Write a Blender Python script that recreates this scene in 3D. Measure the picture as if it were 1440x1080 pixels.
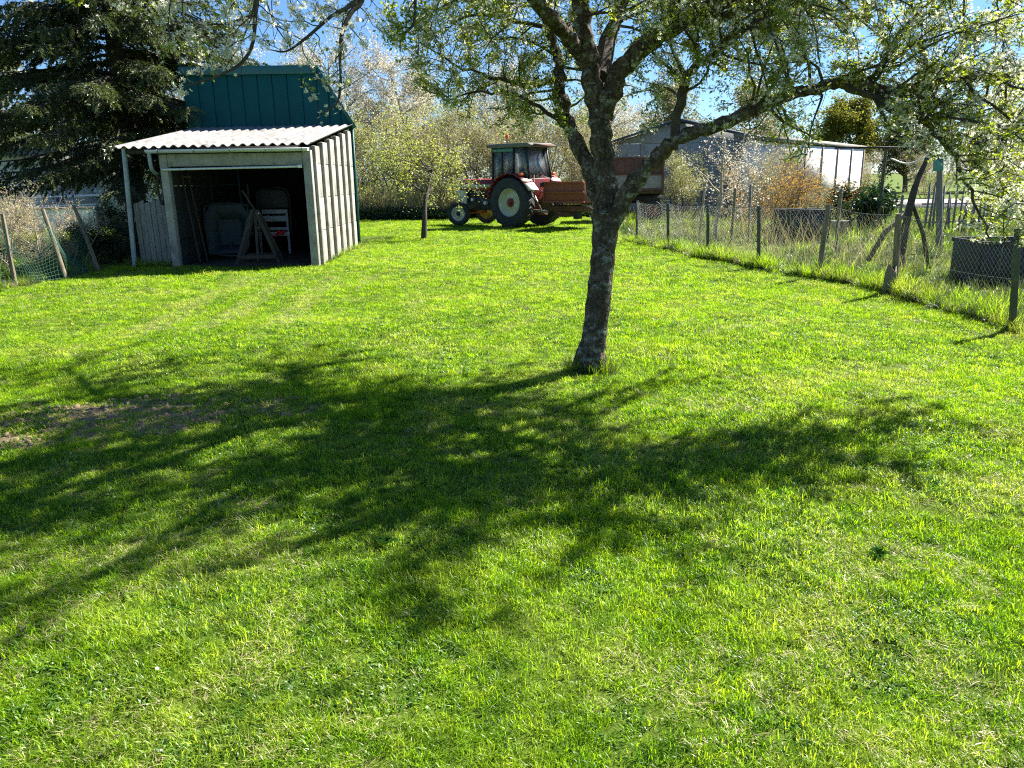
import bpy, math, random
import numpy as np
from mathutils import Vector, Matrix

for _o in list(bpy.data.objects):
    bpy.data.objects.remove(_o)
SC = bpy.context.scene
COL = SC.collection
RNG = np.random.default_rng(7)
random.seed(7)
R = math.radians

# ------------------------------------------------------------------ camera
CAM_H, F_PX, ROLL = 1.55, 1082.0, R(0.9)
PITCH = math.atan(290 / F_PX)
cam_d = bpy.data.cameras.new('camera')
cam_d.sensor_width = 36
cam_d.lens = 36 * F_PX / 1440
cam_d.clip_end = 2000
cam = bpy.data.objects.new('camera', cam_d)
COL.objects.link(cam)
CM = Matrix.Rotation(math.pi / 2 - PITCH, 4, 'X') @ Matrix.Rotation(-ROLL, 4, 'Z')
cam.matrix_world = Matrix.Translation((0, 0, CAM_H)) @ CM
SC.camera = cam

# ------------------------------------------------------------------ sky and sun
SUN_EL = R(43)
SUN_DIR = np.array([0.80, 0.60])          # horizontal direction towards the sun
world = bpy.data.worlds.new('World')
SC.world = world
world.use_nodes = True
wn = world.node_tree.nodes
sky = wn.new('ShaderNodeTexSky')
sky.sky_type = 'NISHITA'
sky.sun_disc = False
sky.sun_elevation = SUN_EL
sky.sun_rotation = math.atan2(SUN_DIR[0], SUN_DIR[1])
sky.altitude = 300
sky.air_density = 1.0
sky.dust_density = 0.0
sky.ozone_density = 10.0
world.node_tree.links.new(sky.outputs[0], wn['Background'].inputs[0])
wn['Background'].inputs[1].default_value = 0.05
sun_d = bpy.data.lights.new('sun', 'SUN')
sun_d.energy = 5.0
sun_d.angle = R(0.53)
sun_d.color = (1.0, 0.95, 0.86)
sun = bpy.data.objects.new('sun', sun_d)
COL.objects.link(sun)
sun.rotation_euler = Vector((-SUN_DIR[0] * math.cos(SUN_EL), -SUN_DIR[1] * math.cos(SUN_EL),
                             -math.sin(SUN_EL))).to_track_quat('-Z', 'Y').to_euler()
vs = SC.view_settings
vs.view_transform = 'Standard'
vs.look = 'None'
vs.gamma = 1
vs.exposure = 1.76
vs.use_curve_mapping = False
SC.render.engine = 'CYCLES'
SC.cycles.use_denoising = False
SC.cycles.pixel_filter_type = 'BLACKMAN_HARRIS'
SC.cycles.filter_width = 1.15
SC.cycles.sample_clamp_indirect = 4.0
SC.cycles.max_bounces = 7
SC.cycles.transparent_max_bounces = 8
SC.cycles.caustics_reflective = False
SC.cycles.caustics_refractive = False

# ------------------------------------------------------------------ survey helpers
_R = np.array(CM.to_3x3())


def at(px, py, Y):
    """World point seen at a photo pixel, at distance Y along the garden."""
    d = _R @ np.array([(px - 720) / F_PX, (540 - py) / F_PX, -1.0])
    return np.array([0, 0, CAM_H]) + d * (Y / d[1])


def proj(P):
    q = (np.asarray(P, float) - np.array([0, 0, CAM_H])) @ _R
    w = np.where(-q[..., 2] > 0.05, -q[..., 2], 0.05)
    return 720 + F_PX * q[..., 0] / w, 540 - F_PX * q[..., 1] / w


def gz(x, y):
    """Height of the uneven ground."""
    x = np.asarray(x, float)
    y = np.asarray(y, float)
    z = 0.018 * np.sin(x * 1.3 + 0.7 * y) + 0.014 * np.sin(2.1 * y - 0.9 * x + 1.3) + 0.008 * np.sin(4.3 * x + 3.1 * y)
    return z * np.exp(-((x / 30) ** 2 + (y / 40) ** 2))


def vnoise(x, y, s, seed=0):
    x = np.asarray(x, float) * s
    y = np.asarray(y, float) * s
    xi = np.floor(x).astype(int)
    yi = np.floor(y).astype(int)
    fx = x - xi
    fy = y - yi
    fx = fx * fx * (3 - 2 * fx)
    fy = fy * fy * (3 - 2 * fy)

    def hsh(a, b):
        v = np.sin(a * 127.1 + b * 311.7 + seed * 74.7) * 43758.5453
        return v - np.floor(v)
    return (hsh(xi, yi) * (1 - fx) * (1 - fy) + hsh(xi + 1, yi) * fx * (1 - fy)
            + hsh(xi, yi + 1) * (1 - fx) * fy + hsh(xi + 1, yi + 1) * fx * fy)


# ------------------------------------------------------------------ object helpers
def np_mesh(name, V, F):
    """Mesh from numpy vertices and faces of one size (or a list of face arrays)."""
    V = np.asarray(V, dtype=np.float32)
    Fs = F if isinstance(F, list) else [F]
    Fs = [np.asarray(f, dtype=np.int32) for f in Fs if len(f)]
    me = bpy.data.meshes.new(name)
    me.vertices.add(len(V))
    me.vertices.foreach_set('co', V.ravel())
    idx = np.concatenate([f.ravel() for f in Fs])
    tot = np.concatenate([np.full(len(f), f.shape[1], dtype=np.int32) for f in Fs])
    st = np.concatenate([[0], np.cumsum(tot)[:-1]]).astype(np.int32)
    me.loops.add(len(idx))
    me.loops.foreach_set('vertex_index', idx)
    me.polygons.add(len(tot))
    me.polygons.foreach_set('loop_start', st)
    me.polygons.foreach_set('loop_total', tot)
    me.update(calc_edges=True)
    return me


def link(name, me, mat=None, parent=None, loc=None, smooth=False):
    o = bpy.data.objects.new(name, me)
    COL.objects.link(o)
    if parent is not None:
        o.parent = parent
    if loc is not None:
        o.location = loc
    if mat is not None:
        me.materials.clear()
        me.materials.append(mat)
    if smooth:
        me.polygons.foreach_set('use_smooth', np.ones(len(me.polygons), dtype=bool))
    return o


def tag(o, label=None, cat=None, group=None, kind=None):
    if label:
        o['label'] = label
    if cat:
        o['category'] = cat
    if group:
        o['group'] = group
    if kind:
        o['kind'] = kind
    return o


def empty(name, loc, label, cat, rz=0.0, group=None):
    o = bpy.data.objects.new(name, None)
    COL.objects.link(o)
    o.empty_display_size = 0.2
    o.location = loc
    o.rotation_euler = (0, 0, rz)
    return tag(o, label, cat, group)


def copy_tree(o, parent=None):
    c = o.copy()
    COL.objects.link(c)
    c.parent = parent
    for ch in list(o.children):
        copy_tree(ch, c)
    return c


def catmull(P, n=6):
    P = np.asarray(P, float)
    Q = np.vstack([2 * P[0] - P[1], P, 2 * P[-1] - P[-2]])
    out = []
    t = np.linspace(0, 1, n, endpoint=False)[:, None]
    for i in range(1, len(Q) - 2):
        a, b, c, d = Q[i - 1], Q[i], Q[i + 1], Q[i + 2]
        out.append(0.5 * ((2 * b) + (c - a) * t + (2 * a - 5 * b + 4 * c - d) * t ** 2 + (3 * b - a - 3 * c + d) * t ** 3))
    out.append(P[-1:])
    return np.vstack(out)


class MB:
    """Collects shapes into one mesh."""

    def __init__(self):
        self.v = []
        self.f3 = []
        self.f4 = []
        self.n = 0
        self.poly = []

    def add(self, V, F):
        V = np.asarray(V, float)
        F = np.asarray(F, int)
        self.v.append(V)
        (self.f4 if F.shape[1] == 4 else self.f3).append(F + self.n)
        self.n += len(V)
        return self

    def box(self, c, s, rot=None):
        x, y, z = s[0] / 2, s[1] / 2, s[2] / 2
        V = np.array([[-x, -y, -z], [x, -y, -z], [x, y, -z], [-x, y, -z], [-x, -y, z], [x, -y, z], [x, y, z], [-x, y, z]])
        if rot is not None:
            V = V @ np.array(rot.to_3x3()).T
        return self.add(V + np.array(c), [[0, 3, 2, 1], [4, 5, 6, 7], [0, 1, 5, 4], [1, 2, 6, 5], [2, 3, 7, 6], [3, 0, 4, 7]])

    def span(self, a, b):
        a = np.array(a, float)
        b = np.array(b, float)
        return self.box((a + b) / 2, np.abs(b - a))

    def bar(self, p, q, w, h=None, up=(0, 0, 1)):
        h = w if h is None else h
        p = np.array(p, float)
        q = np.array(q, float)
        d = q - p
        L = np.linalg.norm(d)
        d /= L
        u = np.array(up, float)
        if abs(d @ u) > 0.98:
            u = np.array([0, 1.0, 0])
        s = np.cross(d, u)
        s /= np.linalg.norm(s)
        u = np.cross(s, d)
        V = []
        for b in (p, q):
            for i, j in ((-1, -1), (1, -1), (1, 1), (-1, 1)):
                V.append(b + s * w / 2 * i + u * h / 2 * j)
        return self.add(V, [[0, 1, 2, 3], [7, 6, 5, 4], [0, 4, 5, 1], [1, 5, 6, 2], [2, 6, 7, 3], [3, 7, 4, 0]])

    def tube(self, P, rad, k=8, cap=True, jit=None):
        P = np.asarray(P, float)
        n = len(P)
        rad = np.full(n, rad, float) if np.isscalar(rad) else np.asarray(rad, float)
        T = np.gradient(P, axis=0)
        T /= np.linalg.norm(T, axis=1)[:, None] + 1e-9
        u = np.cross(T[0], [0.31, 0.92, 0.22])
        if np.linalg.norm(u) < 0.1:
            u = np.cross(T[0], [1, 0, 0])
        u /= np.linalg.norm(u)
        a = np.linspace(0, 2 * math.pi, k, endpoint=False)
        V = np.empty((n, k, 3))
        for i in range(n):
            u = u - T[i] * (u @ T[i])
            u /= np.linalg.norm(u) + 1e-9
            w = np.cross(T[i], u)
            rr = rad[i] if jit is None else rad[i] * (1 + jit * RNG.uniform(-1, 1, k))[:, None]
            V[i] = P[i] + (np.cos(a)[:, None] * u + np.sin(a)[:, None] * w) * rr
        i = np.arange(n - 1)[:, None] * k
        j = np.arange(k)[None]
        j2 = (j + 1) % k
        F = np.stack([i + j, i + j2, i + k + j2, i + k + j], -1).reshape(-1, 4)
        base = self.n
        self.add(V.reshape(-1, 3), F)
        if cap:
            self.poly.append([base + q for q in range(k)][::-1])
            self.poly.append([base + (n - 1) * k + q for q in range(k)])
        return self

    def lathe(self, prof, c, axis='y', k=28):
        """prof: (radius, offset along axis) pairs."""
        a = np.linspace(0, 2 * math.pi, k, endpoint=False)
        n = len(prof)
        V = np.empty((n, k, 3))
        for i, (r, o) in enumerate(prof):
            if axis == 'y':
                V[i] = np.stack([r * np.cos(a), np.full(k, o), r * np.sin(a)], -1)
            elif axis == 'x':
                V[i] = np.stack([np.full(k, o), r * np.cos(a), r * np.sin(a)], -1)
            else:
                V[i] = np.stack([r * np.cos(a), r * np.sin(a), np.full(k, o)], -1)
        i = np.arange(n - 1)[:, None] * k
        j = np.arange(k)[None]
        j2 = (j + 1) % k
        F = np.stack([i + j, i + j2, i + k + j2, i + k + j], -1).reshape(-1, 4)
        return self.add(V.reshape(-1, 3) + np.array(c), F)

    def prism(self, pts, ext):
        """Closed polygon (3D points) pushed along ext."""
        P = np.asarray(pts, float)
        k = len(P)
        b = self.n
        self.v.append(np.vstack([P, P + np.array(ext, float)]))
        self.n += 2 * k
        self.poly.append(list(range(b, b + k)))
        self.poly.append(list(range(b + k, b + 2 * k))[::-1])
        for i in range(k):
            j = (i + 1) % k
            self.f4.append(np.array([[b + j, b + i, b + k + i, b + k + j]]))
        return self

    def mesh(self, name):
        Fs = []
        if self.f4:
            Fs.append(np.vstack(self.f4))
        if self.f3:
            Fs.append(np.vstack(self.f3))
        byk = {}
        for p in self.poly:
            byk.setdefault(len(p), []).append(p)
        for p in byk.values():
            Fs.append(np.array(p))
        return np_mesh(name, np.vstack(self.v), Fs)

    def build(self, name, mat, parent=None, world=False, smooth=False, bevel=0, recalc=True):
        """world=True: shapes were given in world coordinates, parent is unrotated."""
        if world and parent is not None:
            off = np.array(parent.matrix_world.translation if parent.parent is None else (0, 0, 0))
            off = np.zeros(3)
            q = parent
            while q is not None:
                off = off + np.array(q.location)
                q = q.parent
            self.v = [a - off for a in self.v]
        me = self.mesh(name)
        if recalc:
            import bmesh
            bm = bmesh.new()
            bm.from_mesh(me)
            bmesh.ops.recalc_face_normals(bm, faces=bm.faces)
            bm.to_mesh(me)
            bm.free()
        o = link(name, me, mat, parent, smooth=False)
        if smooth:
            me.polygons.foreach_set('use_smooth', np.ones(len(me.polygons), dtype=bool))
            try:
                me.set_sharp_from_angle(angle=R(40))
            except Exception:
                pass
        if bevel:
            m = o.modifiers.new('bevel', 'BEVEL')
            m.width = bevel
            m.segments = 2
            m.limit_method = 'ANGLE'
            m.angle_limit = R(40)
        return o


# ------------------------------------------------------------------ materials
def _nt(name):
    m = bpy.data.materials.new(name)
    m.use_nodes = True
    nt = m.node_tree
    nt.nodes.clear()
    return m, nt, nt.nodes.new('ShaderNodeOutputMaterial')


def noise(nt, scale, detail=4, rough=0.6, coord='Object', stretch=None):
    if coord == 'World':
        tc = nt.nodes.new('ShaderNodeNewGeometry').outputs['Position']
    else:
        tc = nt.nodes.new('ShaderNodeTexCoord').outputs[coord]
    if stretch:
        mp = nt.nodes.new('ShaderNodeMapping')
        mp.inputs['Scale'].default_value = stretch
        nt.links.new(tc, mp.inputs[0])
        tc = mp.outputs[0]
    n = nt.nodes.new('ShaderNodeTexNoise')
    n.inputs['Scale'].default_value = scale
    n.inputs['Detail'].default_value = detail
    n.inputs['Roughness'].default_value = rough
    nt.links.new(tc, n.inputs['Vector'])
    return n.outputs[0]


def ramp(nt, fac, stops):
    r = nt.nodes.new('ShaderNodeValToRGB')
    e = r.color_ramp.elements
    while len(e) < len(stops):
        e.new(0.5)
    for el, (p, c) in zip(e, stops):
        el.position = p
        el.color = (*c, 1) if len(c) == 3 else c
    nt.links.new(fac, r.inputs[0])
    return r.outputs[0]


def mixc(nt, fac, a, b, mode='MIX'):
    m = nt.nodes.new('ShaderNodeMix')
    m.data_type = 'RGBA'
    m.blend_type = mode
    for s, v in ((m.inputs[0], fac), (m.inputs[6], a), (m.inputs[7], b)):
        if isinstance(v, (int, float)):
            s.default_value = v
        elif isinstance(v, tuple):
            s.default_value = (*v, 1)
        else:
            nt.links.new(v, s)
    return m.outputs[2]


def surf(name, a, b, scale=6, rough=0.7, metal=0.0, bump=0.0, bscale=40, stretch=None, dirt=None, dscale=3, dlo=0.5, dhi=0.7, spec=0.5, coord='Object'):
    """Weathered surface: two tones by noise, optional dirt or rust blotches, fine relief."""
    m, nt, out = _nt(name)
    c = ramp(nt, noise(nt, scale, 5, 0.65, coord, stretch), [(0.32, a), (0.68, b)])
    if dirt:
        f = ramp(nt, noise(nt, dscale, 6, 0.7, coord), [(dlo, (0, 0, 0)), (dhi, (1, 1, 1))])
        c = mixc(nt, f, c, dirt)
    p = nt.nodes.new('ShaderNodeBsdfPrincipled')
    nt.links.new(c, p.inputs['Base Color'])
    p.inputs['Roughness'].default_value = rough
    p.inputs['Metallic'].default_value = metal
    p.inputs['Specular IOR Level'].default_value = spec
    if bump:
        bn = nt.nodes.new('ShaderNodeBump')
        bn.inputs['Strength'].default_value = bump
        bn.inputs['Distance'].default_value = 0.02
        nt.links.new(noise(nt, bscale, 6, 0.7, coord, stretch), bn.inputs['Height'])
        nt.links.new(bn.outputs[0], p.inputs['Normal'])
    nt.links.new(p.outputs[0], out.inputs[0])
    return m


def leafmat(name, stops, trans, tfac=0.45, scale=7.0, gloss=0.06, grough=0.4, patch=None, pscale=0.7, plo=0.45, phi=0.65, rnd=0.0):
    """Thin leaf: diffuse + light coming through + a little sheen; tone varies from place to place."""
    m, nt, out = _nt(name)
    c = ramp(nt, noise(nt, scale, 2, 0.5, 'World'), stops)
    if patch:
        f = ramp(nt, noise(nt, pscale, 4, 0.6, 'World'), [(plo, (0, 0, 0)), (phi, (1, 1, 1))])
        c = mixc(nt, f, c, patch)
    if rnd:
        oi = nt.nodes.new('ShaderNodeObjectInfo')
        v = ramp(nt, oi.outputs['Random'], [(0, (1 - rnd,) * 3), (1, (1 + rnd,) * 3)])
        c = mixc(nt, 1.0, c, v, 'MULTIPLY')
    d = nt.nodes.new('ShaderNodeBsdfDiffuse')
    t = nt.nodes.new('ShaderNodeBsdfTranslucent')
    nt.links.new(c, d.inputs[0])
    nt.links.new(mixc(nt, 1.0, c, trans, 'MULTIPLY'), t.inputs[0])
    a = nt.nodes.new('ShaderNodeMixShader')
    a.inputs[0].default_value = tfac
    nt.links.new(d.outputs[0], a.inputs[1])
    nt.links.new(t.outputs[0], a.inputs[2])
    last = a
    if gloss:
        g = nt.nodes.new('ShaderNodeBsdfGlossy')
        g.inputs['Roughness'].default_value = grough
        b = nt.nodes.new('ShaderNodeMixShader')
        b.inputs[0].default_value = gloss
        nt.links.new(a.outputs[0], b.inputs[1])
        nt.links.new(g.outputs[0], b.inputs[2])
        last = b
    nt.links.new(last.outputs[0], out.inputs[0])
    return m


M = {}
M['grass'] = leafmat('grass', [(0.30, (0.10, 0.215, 0.006)), (0.52, (0.20, 0.335, 0.009)), (0.75, (0.33, 0.44, 0.022))],
                     (1.62, 1.58, 0.62), 0.60, 9.0, 0.022, 0.38, patch=(0.34, 0.41, 0.075), pscale=1.3, plo=0.48, phi=0.72, rnd=0.35)
M['grass_dark'] = leafmat('grass_dark', [(0.3, (0.05, 0.14, 0.015)), (0.7, (0.10, 0.22, 0.02))], (1.4, 1.5, 0.6), 0.5, 6, 0.02, 0.35, rnd=0.25)
M['straw'] = leafmat('straw', [(0.3, (0.36, 0.31, 0.14)), (0.7, (0.55, 0.50, 0.29))], (1.1, 1.05, 0.8), 0.35, 9, 0.03)
M['tall_grass'] = leafmat('tall_grass', [(0.3, (0.05, 0.095, 0.018)), (0.7, (0.105, 0.15, 0.045))], (1.3, 1.3, 0.7), 0.4, 3, 0.05, 0.35, patch=(0.23, 0.20, 0.10), pscale=1.6, plo=0.55, phi=0.7, rnd=0.25)
M['bank'] = leafmat('bank', [(0.3, (0.022, 0.05, 0.014)), (0.7, (0.05, 0.095, 0.025))], (1.3, 1.4, 0.6), 0.35, 5, 0.05)
M['plum_leaf'] = leafmat('plum_leaf', [(0.3, (0.12, 0.165, 0.018)), (0.7, (0.24, 0.28, 0.04))], (1.9, 1.9, 0.8), 0.62, 9, 0.05, 0.35)
M['petal'] = leafmat('petal', [(0.3, (0.62, 0.62, 0.50)), (0.7, (0.78, 0.78, 0.68))], (1, 1, 0.92), 0.6, 9, 0.0)
M['spruce'] = leafmat('spruce', [(0.3, (0.028, 0.052, 0.018)), (0.7, (0.115, 0.145, 0.04))], (1.3, 1.3, 0.7), 0.35, 1.6, 0.05, 0.45)
M['willow'] = leafmat('willow', [(0.3, (0.25, 0.28, 0.075)), (0.7, (0.46, 0.47, 0.18))], (1.25, 1.25, 0.85), 0.42, 2.2, 0.03)
M['pale_bud'] = leafmat('pale_bud', [(0.3, (0.34, 0.31, 0.21)), (0.7, (0.54, 0.50, 0.38))], (1.1, 1.05, 1.0), 0.35, 2.2, 0.02)
M['pink_white'] = leafmat('pink_white', [(0.3, (0.46, 0.44, 0.37)), (0.7, (0.72, 0.69, 0.61))], (1.05, 1.04, 0.95), 0.42, 2, 0.0)
M['forsythia'] = leafmat('forsythia', [(0.3, (0.44, 0.25, 0.05)), (0.7, (0.56, 0.38, 0.10))], (1.2, 1.1, 0.8), 0.4, 5, 0.0)
M['yellow_leaf'] = leafmat('yellow_leaf', [(0.3, (0.16, 0.17, 0.03)), (0.7, (0.27, 0.26, 0.05))], (1.3, 1.3, 0.7), 0.4, 0.8, 0.02)
M['far_leaf'] = leafmat('far_leaf', [(0.3, (0.10, 0.13, 0.05)), (0.7, (0.21, 0.22, 0.10))], (1.2, 1.2, 0.8), 0.4, 0.7, 0.02)
M['laurel'] = leafmat('laurel', [(0.3, (0.018, 0.045, 0.015)), (0.7, (0.04, 0.085, 0.025))], (1.2, 1.4, 0.6), 0.25, 6, 0.06, 0.45)
M['weed'] = leafmat('weed', [(0.3, (0.012, 0.04, 0.006)), (0.7, (0.025, 0.07, 0.012))], (1.2, 1.4, 0.6), 0.35, 9, 0.0)
M['dandelion'] = leafmat('dandelion', [(0.3, (0.55, 0.40, 0.01)), (0.7, (0.7, 0.55, 0.02))], (1, 1, 0.5), 0.3, 9, 0.0)
M['clover'] = leafmat('clover', [(0.3, (0.06, 0.15, 0.02)), (0.7, (0.12, 0.23, 0.03))], (1.3, 1.4, 0.6), 0.4, 9, 0.03, 0.4, rnd=0.3)
M['yellow_green'] = leafmat('yellow_green', [(0.3, (0.26, 0.31, 0.05)), (0.7, (0.48, 0.52, 0.12))], (1.3, 1.3, 0.7), 0.5, 4, 0.02)
M['twig'] = surf('twig', (0.10, 0.075, 0.05), (0.20, 0.16, 0.115), 8, 0.85)
M['dry_stem'] = surf('dry_stem', (0.26, 0.20, 0.13), (0.44, 0.36, 0.26), 8, 0.85)
M['dark_bark'] = surf('dark_bark', (0.035, 0.027, 0.02), (0.085, 0.068, 0.052), 9, 0.9, bump=0.5, bscale=30)


def bark():
    m, nt, out = _nt('plum_bark')
    c = ramp(nt, noise(nt, 16, 6, 0.7, 'Object', (1, 1, 0.45)), [(0.3, (0.028, 0.020, 0.014)), (0.52, (0.11, 0.080, 0.055)), (0.72, (0.24, 0.19, 0.145))])
    li = ramp(nt, noise(nt, 11, 6, 0.75, 'Object', (1, 1, 1.6)), [(0.52, (0, 0, 0)), (0.60, (1, 1, 1))])
    c = mixc(nt, li, c, (0.30, 0.31, 0.27))
    ms = ramp(nt, noise(nt, 4.5, 5, 0.7), [(0.58, (0, 0, 0)), (0.70, (1, 1, 1))])
    c = mixc(nt, ms, c, (0.055, 0.062, 0.028))
    p = nt.nodes.new('ShaderNodeBsdfPrincipled')
    p.inputs['Roughness'].default_value = 0.92
    p.inputs['Specular IOR Level'].default_value = 0.25
    nt.links.new(c, p.inputs['Base Color'])
    vo = nt.nodes.new('ShaderNodeTexVoronoi')
    vo.feature = 'DISTANCE_TO_EDGE'
    vo.inputs['Scale'].default_value = 26
    mp = nt.nodes.new('ShaderNodeMapping')
    mp.inputs['Scale'].default_value = (1, 1, 0.5)
    tc = nt.nodes.new('ShaderNodeTexCoord')
    nt.links.new(tc.outputs['Object'], mp.inputs[0])
    nz = nt.nodes.new('ShaderNodeVectorMath')
    nz.operation = 'ADD'
    nt.links.new(mp.outputs[0], nz.inputs[0])
    sc = nt.nodes.new('ShaderNodeVectorMath')
    sc.operation = 'SCALE'
    sc.inputs['Scale'].default_value = 0.06
    n2 = nt.nodes.new('ShaderNodeTexNoise')
    n2.inputs['Scale'].default_value = 14
    nt.links.new(tc.outputs['Object'], n2.inputs['Vector'])
    nt.links.new(n2.outputs['Color'], sc.inputs[0])
    nt.links.new(sc.outputs[0], nz.inputs[1])
    nt.links.new(nz.outputs[0], vo.inputs['Vector'])
    h = nt.nodes.new('ShaderNodeMath')
    h.operation = 'MINIMUM'
    h.inputs[1].default_value = 0.25
    nt.links.new(vo.outputs['Distance'], h.inputs[0])
    b = nt.nodes.new('ShaderNodeBump')
    b.inputs['Strength'].default_value = 1.0
    b.inputs['Distance'].default_value = 0.06
    nt.links.new(h.outputs[0], b.inputs['Height'])
    b2 = nt.nodes.new('ShaderNodeBump')
    b2.inputs['Strength'].default_value = 0.7
    b2.inputs['Distance'].default_value = 0.02
    nt.links.new(noise(nt, 60, 6, 0.75), b2.inputs['Height'])
    nt.links.new(b.outputs[0], b2.inputs['Normal'])
    nt.links.new(b2.outputs[0], p.inputs['Normal'])
    nt.links.new(p.outputs[0], out.inputs[0])
    return m


M['bark'] = bark()
M['concrete'] = surf('concrete', (0.24, 0.225, 0.20), (0.36, 0.34, 0.30), 5, 0.9, bump=0.4, bscale=45, dirt=(0.12, 0.11, 0.09), dscale=4, dlo=0.58, dhi=0.75)
M['concrete_pale'] = surf('concrete_pale', (0.26, 0.24, 0.21), (0.37, 0.345, 0.305), 4, 0.9, bump=0.35, bscale=50, dirt=(0.13, 0.115, 0.09), dscale=3.5, dlo=0.50, dhi=0.75)
M['fibre_cement'] = surf('fibre_cement', (0.16, 0.152, 0.145), (0.27, 0.26, 0.25), 3.5, 0.85, bump=0.3, bscale=60, dirt=(0.085, 0.078, 0.068), dscale=2.8, dlo=0.52, dhi=0.72)
M['grey_wood'] = surf('grey_wood', (0.13, 0.12, 0.115), (0.26, 0.25, 0.24), 7, 0.9, bump=0.5, bscale=30, stretch=(6, 6, 0.6))
M['post_wood'] = surf('post_wood', (0.13, 0.105, 0.07), (0.27, 0.22, 0.15), 7, 0.9, bump=0.5, bscale=30, stretch=(6, 6, 0.6))
M['dark_wood'] = surf('dark_wood', (0.012, 0.011, 0.01), (0.03, 0.027, 0.023), 7, 0.9, stretch=(5, 5, 0.6))  # dark tone carries the shade under the shed roof
M['trestle_wood'] = surf('trestle_wood', (0.15, 0.115, 0.08), (0.25, 0.20, 0.145), 9, 0.85)
M['shaded_wood'] = surf('shaded_wood', (0.028, 0.023, 0.018), (0.055, 0.045, 0.035), 9, 0.85)  # darkened copy of the trestle wood, shed shade put into the colour
M['shaded_handle'] = surf('shaded_handle', (0.03, 0.025, 0.02), (0.06, 0.05, 0.04), 9, 0.85)  # handle colour darkened to stand for shade inside the shed
M['shaded_white'] = surf('shaded_white', (0.20, 0.22, 0.25), (0.30, 0.32, 0.36), 5, 0.6)  # white darkened in colour, as shaded deep in the shed
M['gutter'] = surf('gutter', (0.55, 0.57, 0.59), (0.68, 0.70, 0.72), 4, 0.45, 0.3)
M['zinc'] = surf('zinc', (0.20, 0.24, 0.27), (0.30, 0.34, 0.37), 5, 0.5, 0.3)
M['white_paint'] = surf('white_paint', (0.68, 0.68, 0.66), (0.80, 0.80, 0.78), 5, 0.5, dirt=(0.4, 0.38, 0.33), dscale=5, dlo=0.62, dhi=0.8)
M['white_wall'] = surf('white_wall', (0.80, 0.78, 0.76), (0.87, 0.85, 0.83), 2, 0.85, dirt=(0.5, 0.47, 0.42), dscale=1.2, dlo=0.6, dhi=0.8)
M['teal_metal'] = surf('teal_metal', (0.001, 0.066, 0.070), (0.002, 0.082, 0.086), 1.5, 0.6, 0.0, spec=0.2, dirt=(0.02, 0.07, 0.07), dscale=5, dlo=0.6, dhi=0.8)
M['teal_trim'] = surf('teal_trim', (0.003, 0.085, 0.092), (0.004, 0.10, 0.108), 1.5, 0.45)
M['dark_inside'] = surf('dark_inside', (0.008, 0.008, 0.008), (0.016, 0.015, 0.014), 3, 0.95)  # near-black colour stands for the unlit interior
M['inner_block'] = surf('inner_block', (0.016, 0.018, 0.019), (0.032, 0.035, 0.036), 3, 0.95)  # block colour with the shed's inner shade painted in
M['earth'] = surf('earth', (0.014, 0.012, 0.010), (0.03, 0.026, 0.022), 6, 0.95)  # floor colour lowered to stand for shade in the shed
M['red_paint'] = surf('red_paint', (0.17, 0.012, 0.010), (0.25, 0.018, 0.014), 4, 0.42, dirt=(0.085, 0.03, 0.018), dscale=7, dlo=0.55, dhi=0.72, bump=0.1)
M['faded_red'] = surf('faded_red', (0.22, 0.055, 0.030), (0.30, 0.085, 0.045), 3, 0.7, dirt=(0.16, 0.06, 0.03), dscale=5, dlo=0.52, dhi=0.7, bump=0.15)
M['rust'] = surf('rust', (0.10, 0.045, 0.025), (0.20, 0.095, 0.05), 8, 0.85, bump=0.3)
M['brown_frame'] = surf('brown_frame', (0.09, 0.045, 0.03), (0.15, 0.08, 0.055), 8, 0.8)
M['cream'] = surf('cream', (0.52, 0.50, 0.38), (0.66, 0.64, 0.50), 5, 0.55, dirt=(0.30, 0.24, 0.15), dscale=9, dlo=0.55, dhi=0.75)
M['yellow_rim'] = surf('yellow_rim', (0.40, 0.27, 0.05), (0.52, 0.38, 0.09), 6, 0.6, dirt=(0.15, 0.10, 0.05), dscale=9, dlo=0.5, dhi=0.7)
M['rubber'] = surf('rubber', (0.022, 0.024, 0.026), (0.045, 0.046, 0.046), 9, 0.8, dirt=(0.10, 0.09, 0.075), dscale=6, dlo=0.6, dhi=0.8)
M['black_metal'] = surf('black_metal', (0.010, 0.011, 0.013), (0.025, 0.026, 0.028), 8, 0.6)
M['steel'] = surf('steel', (0.28, 0.27, 0.25), (0.42, 0.40, 0.37), 9, 0.5, 0.5, dirt=(0.16, 0.10, 0.06), dscale=9)
M['grey_roof'] = surf('grey_roof', (0.13, 0.12, 0.10), (0.21, 0.195, 0.165), 6, 0.8)
M['orange_lamp'] = surf('orange_lamp', (0.75, 0.14, 0.02), (0.85, 0.20, 0.03), 9, 0.3)
M['red_lamp'] = surf('red_lamp', (0.6, 0.02, 0.03), (0.7, 0.03, 0.04), 9, 0.3)
M['barrow_teal'] = surf('barrow_teal', (0.008, 0.024, 0.026), (0.014, 0.034, 0.037), 5, 0.6, dirt=(0.022, 0.026, 0.025), dscale=6)
M['tarp_grey'] = surf('tarp_grey', (0.012, 0.014, 0.017), (0.022, 0.025, 0.028), 5, 0.7)
M['crate_black'] = surf('crate_black', (0.014, 0.018, 0.024), (0.03, 0.036, 0.045), 6, 0.6)
M['crate_grey'] = surf('crate_grey', (0.03, 0.03, 0.032), (0.055, 0.055, 0.058), 6, 0.8)
M['wire'] = surf('wire', (0.28, 0.28, 0.27), (0.40, 0.40, 0.39), 9, 0.5, 0.4)
M['green_net'] = surf('green_net', (0.012, 0.085, 0.06), (0.02, 0.12, 0.085), 9, 0.6)
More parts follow.
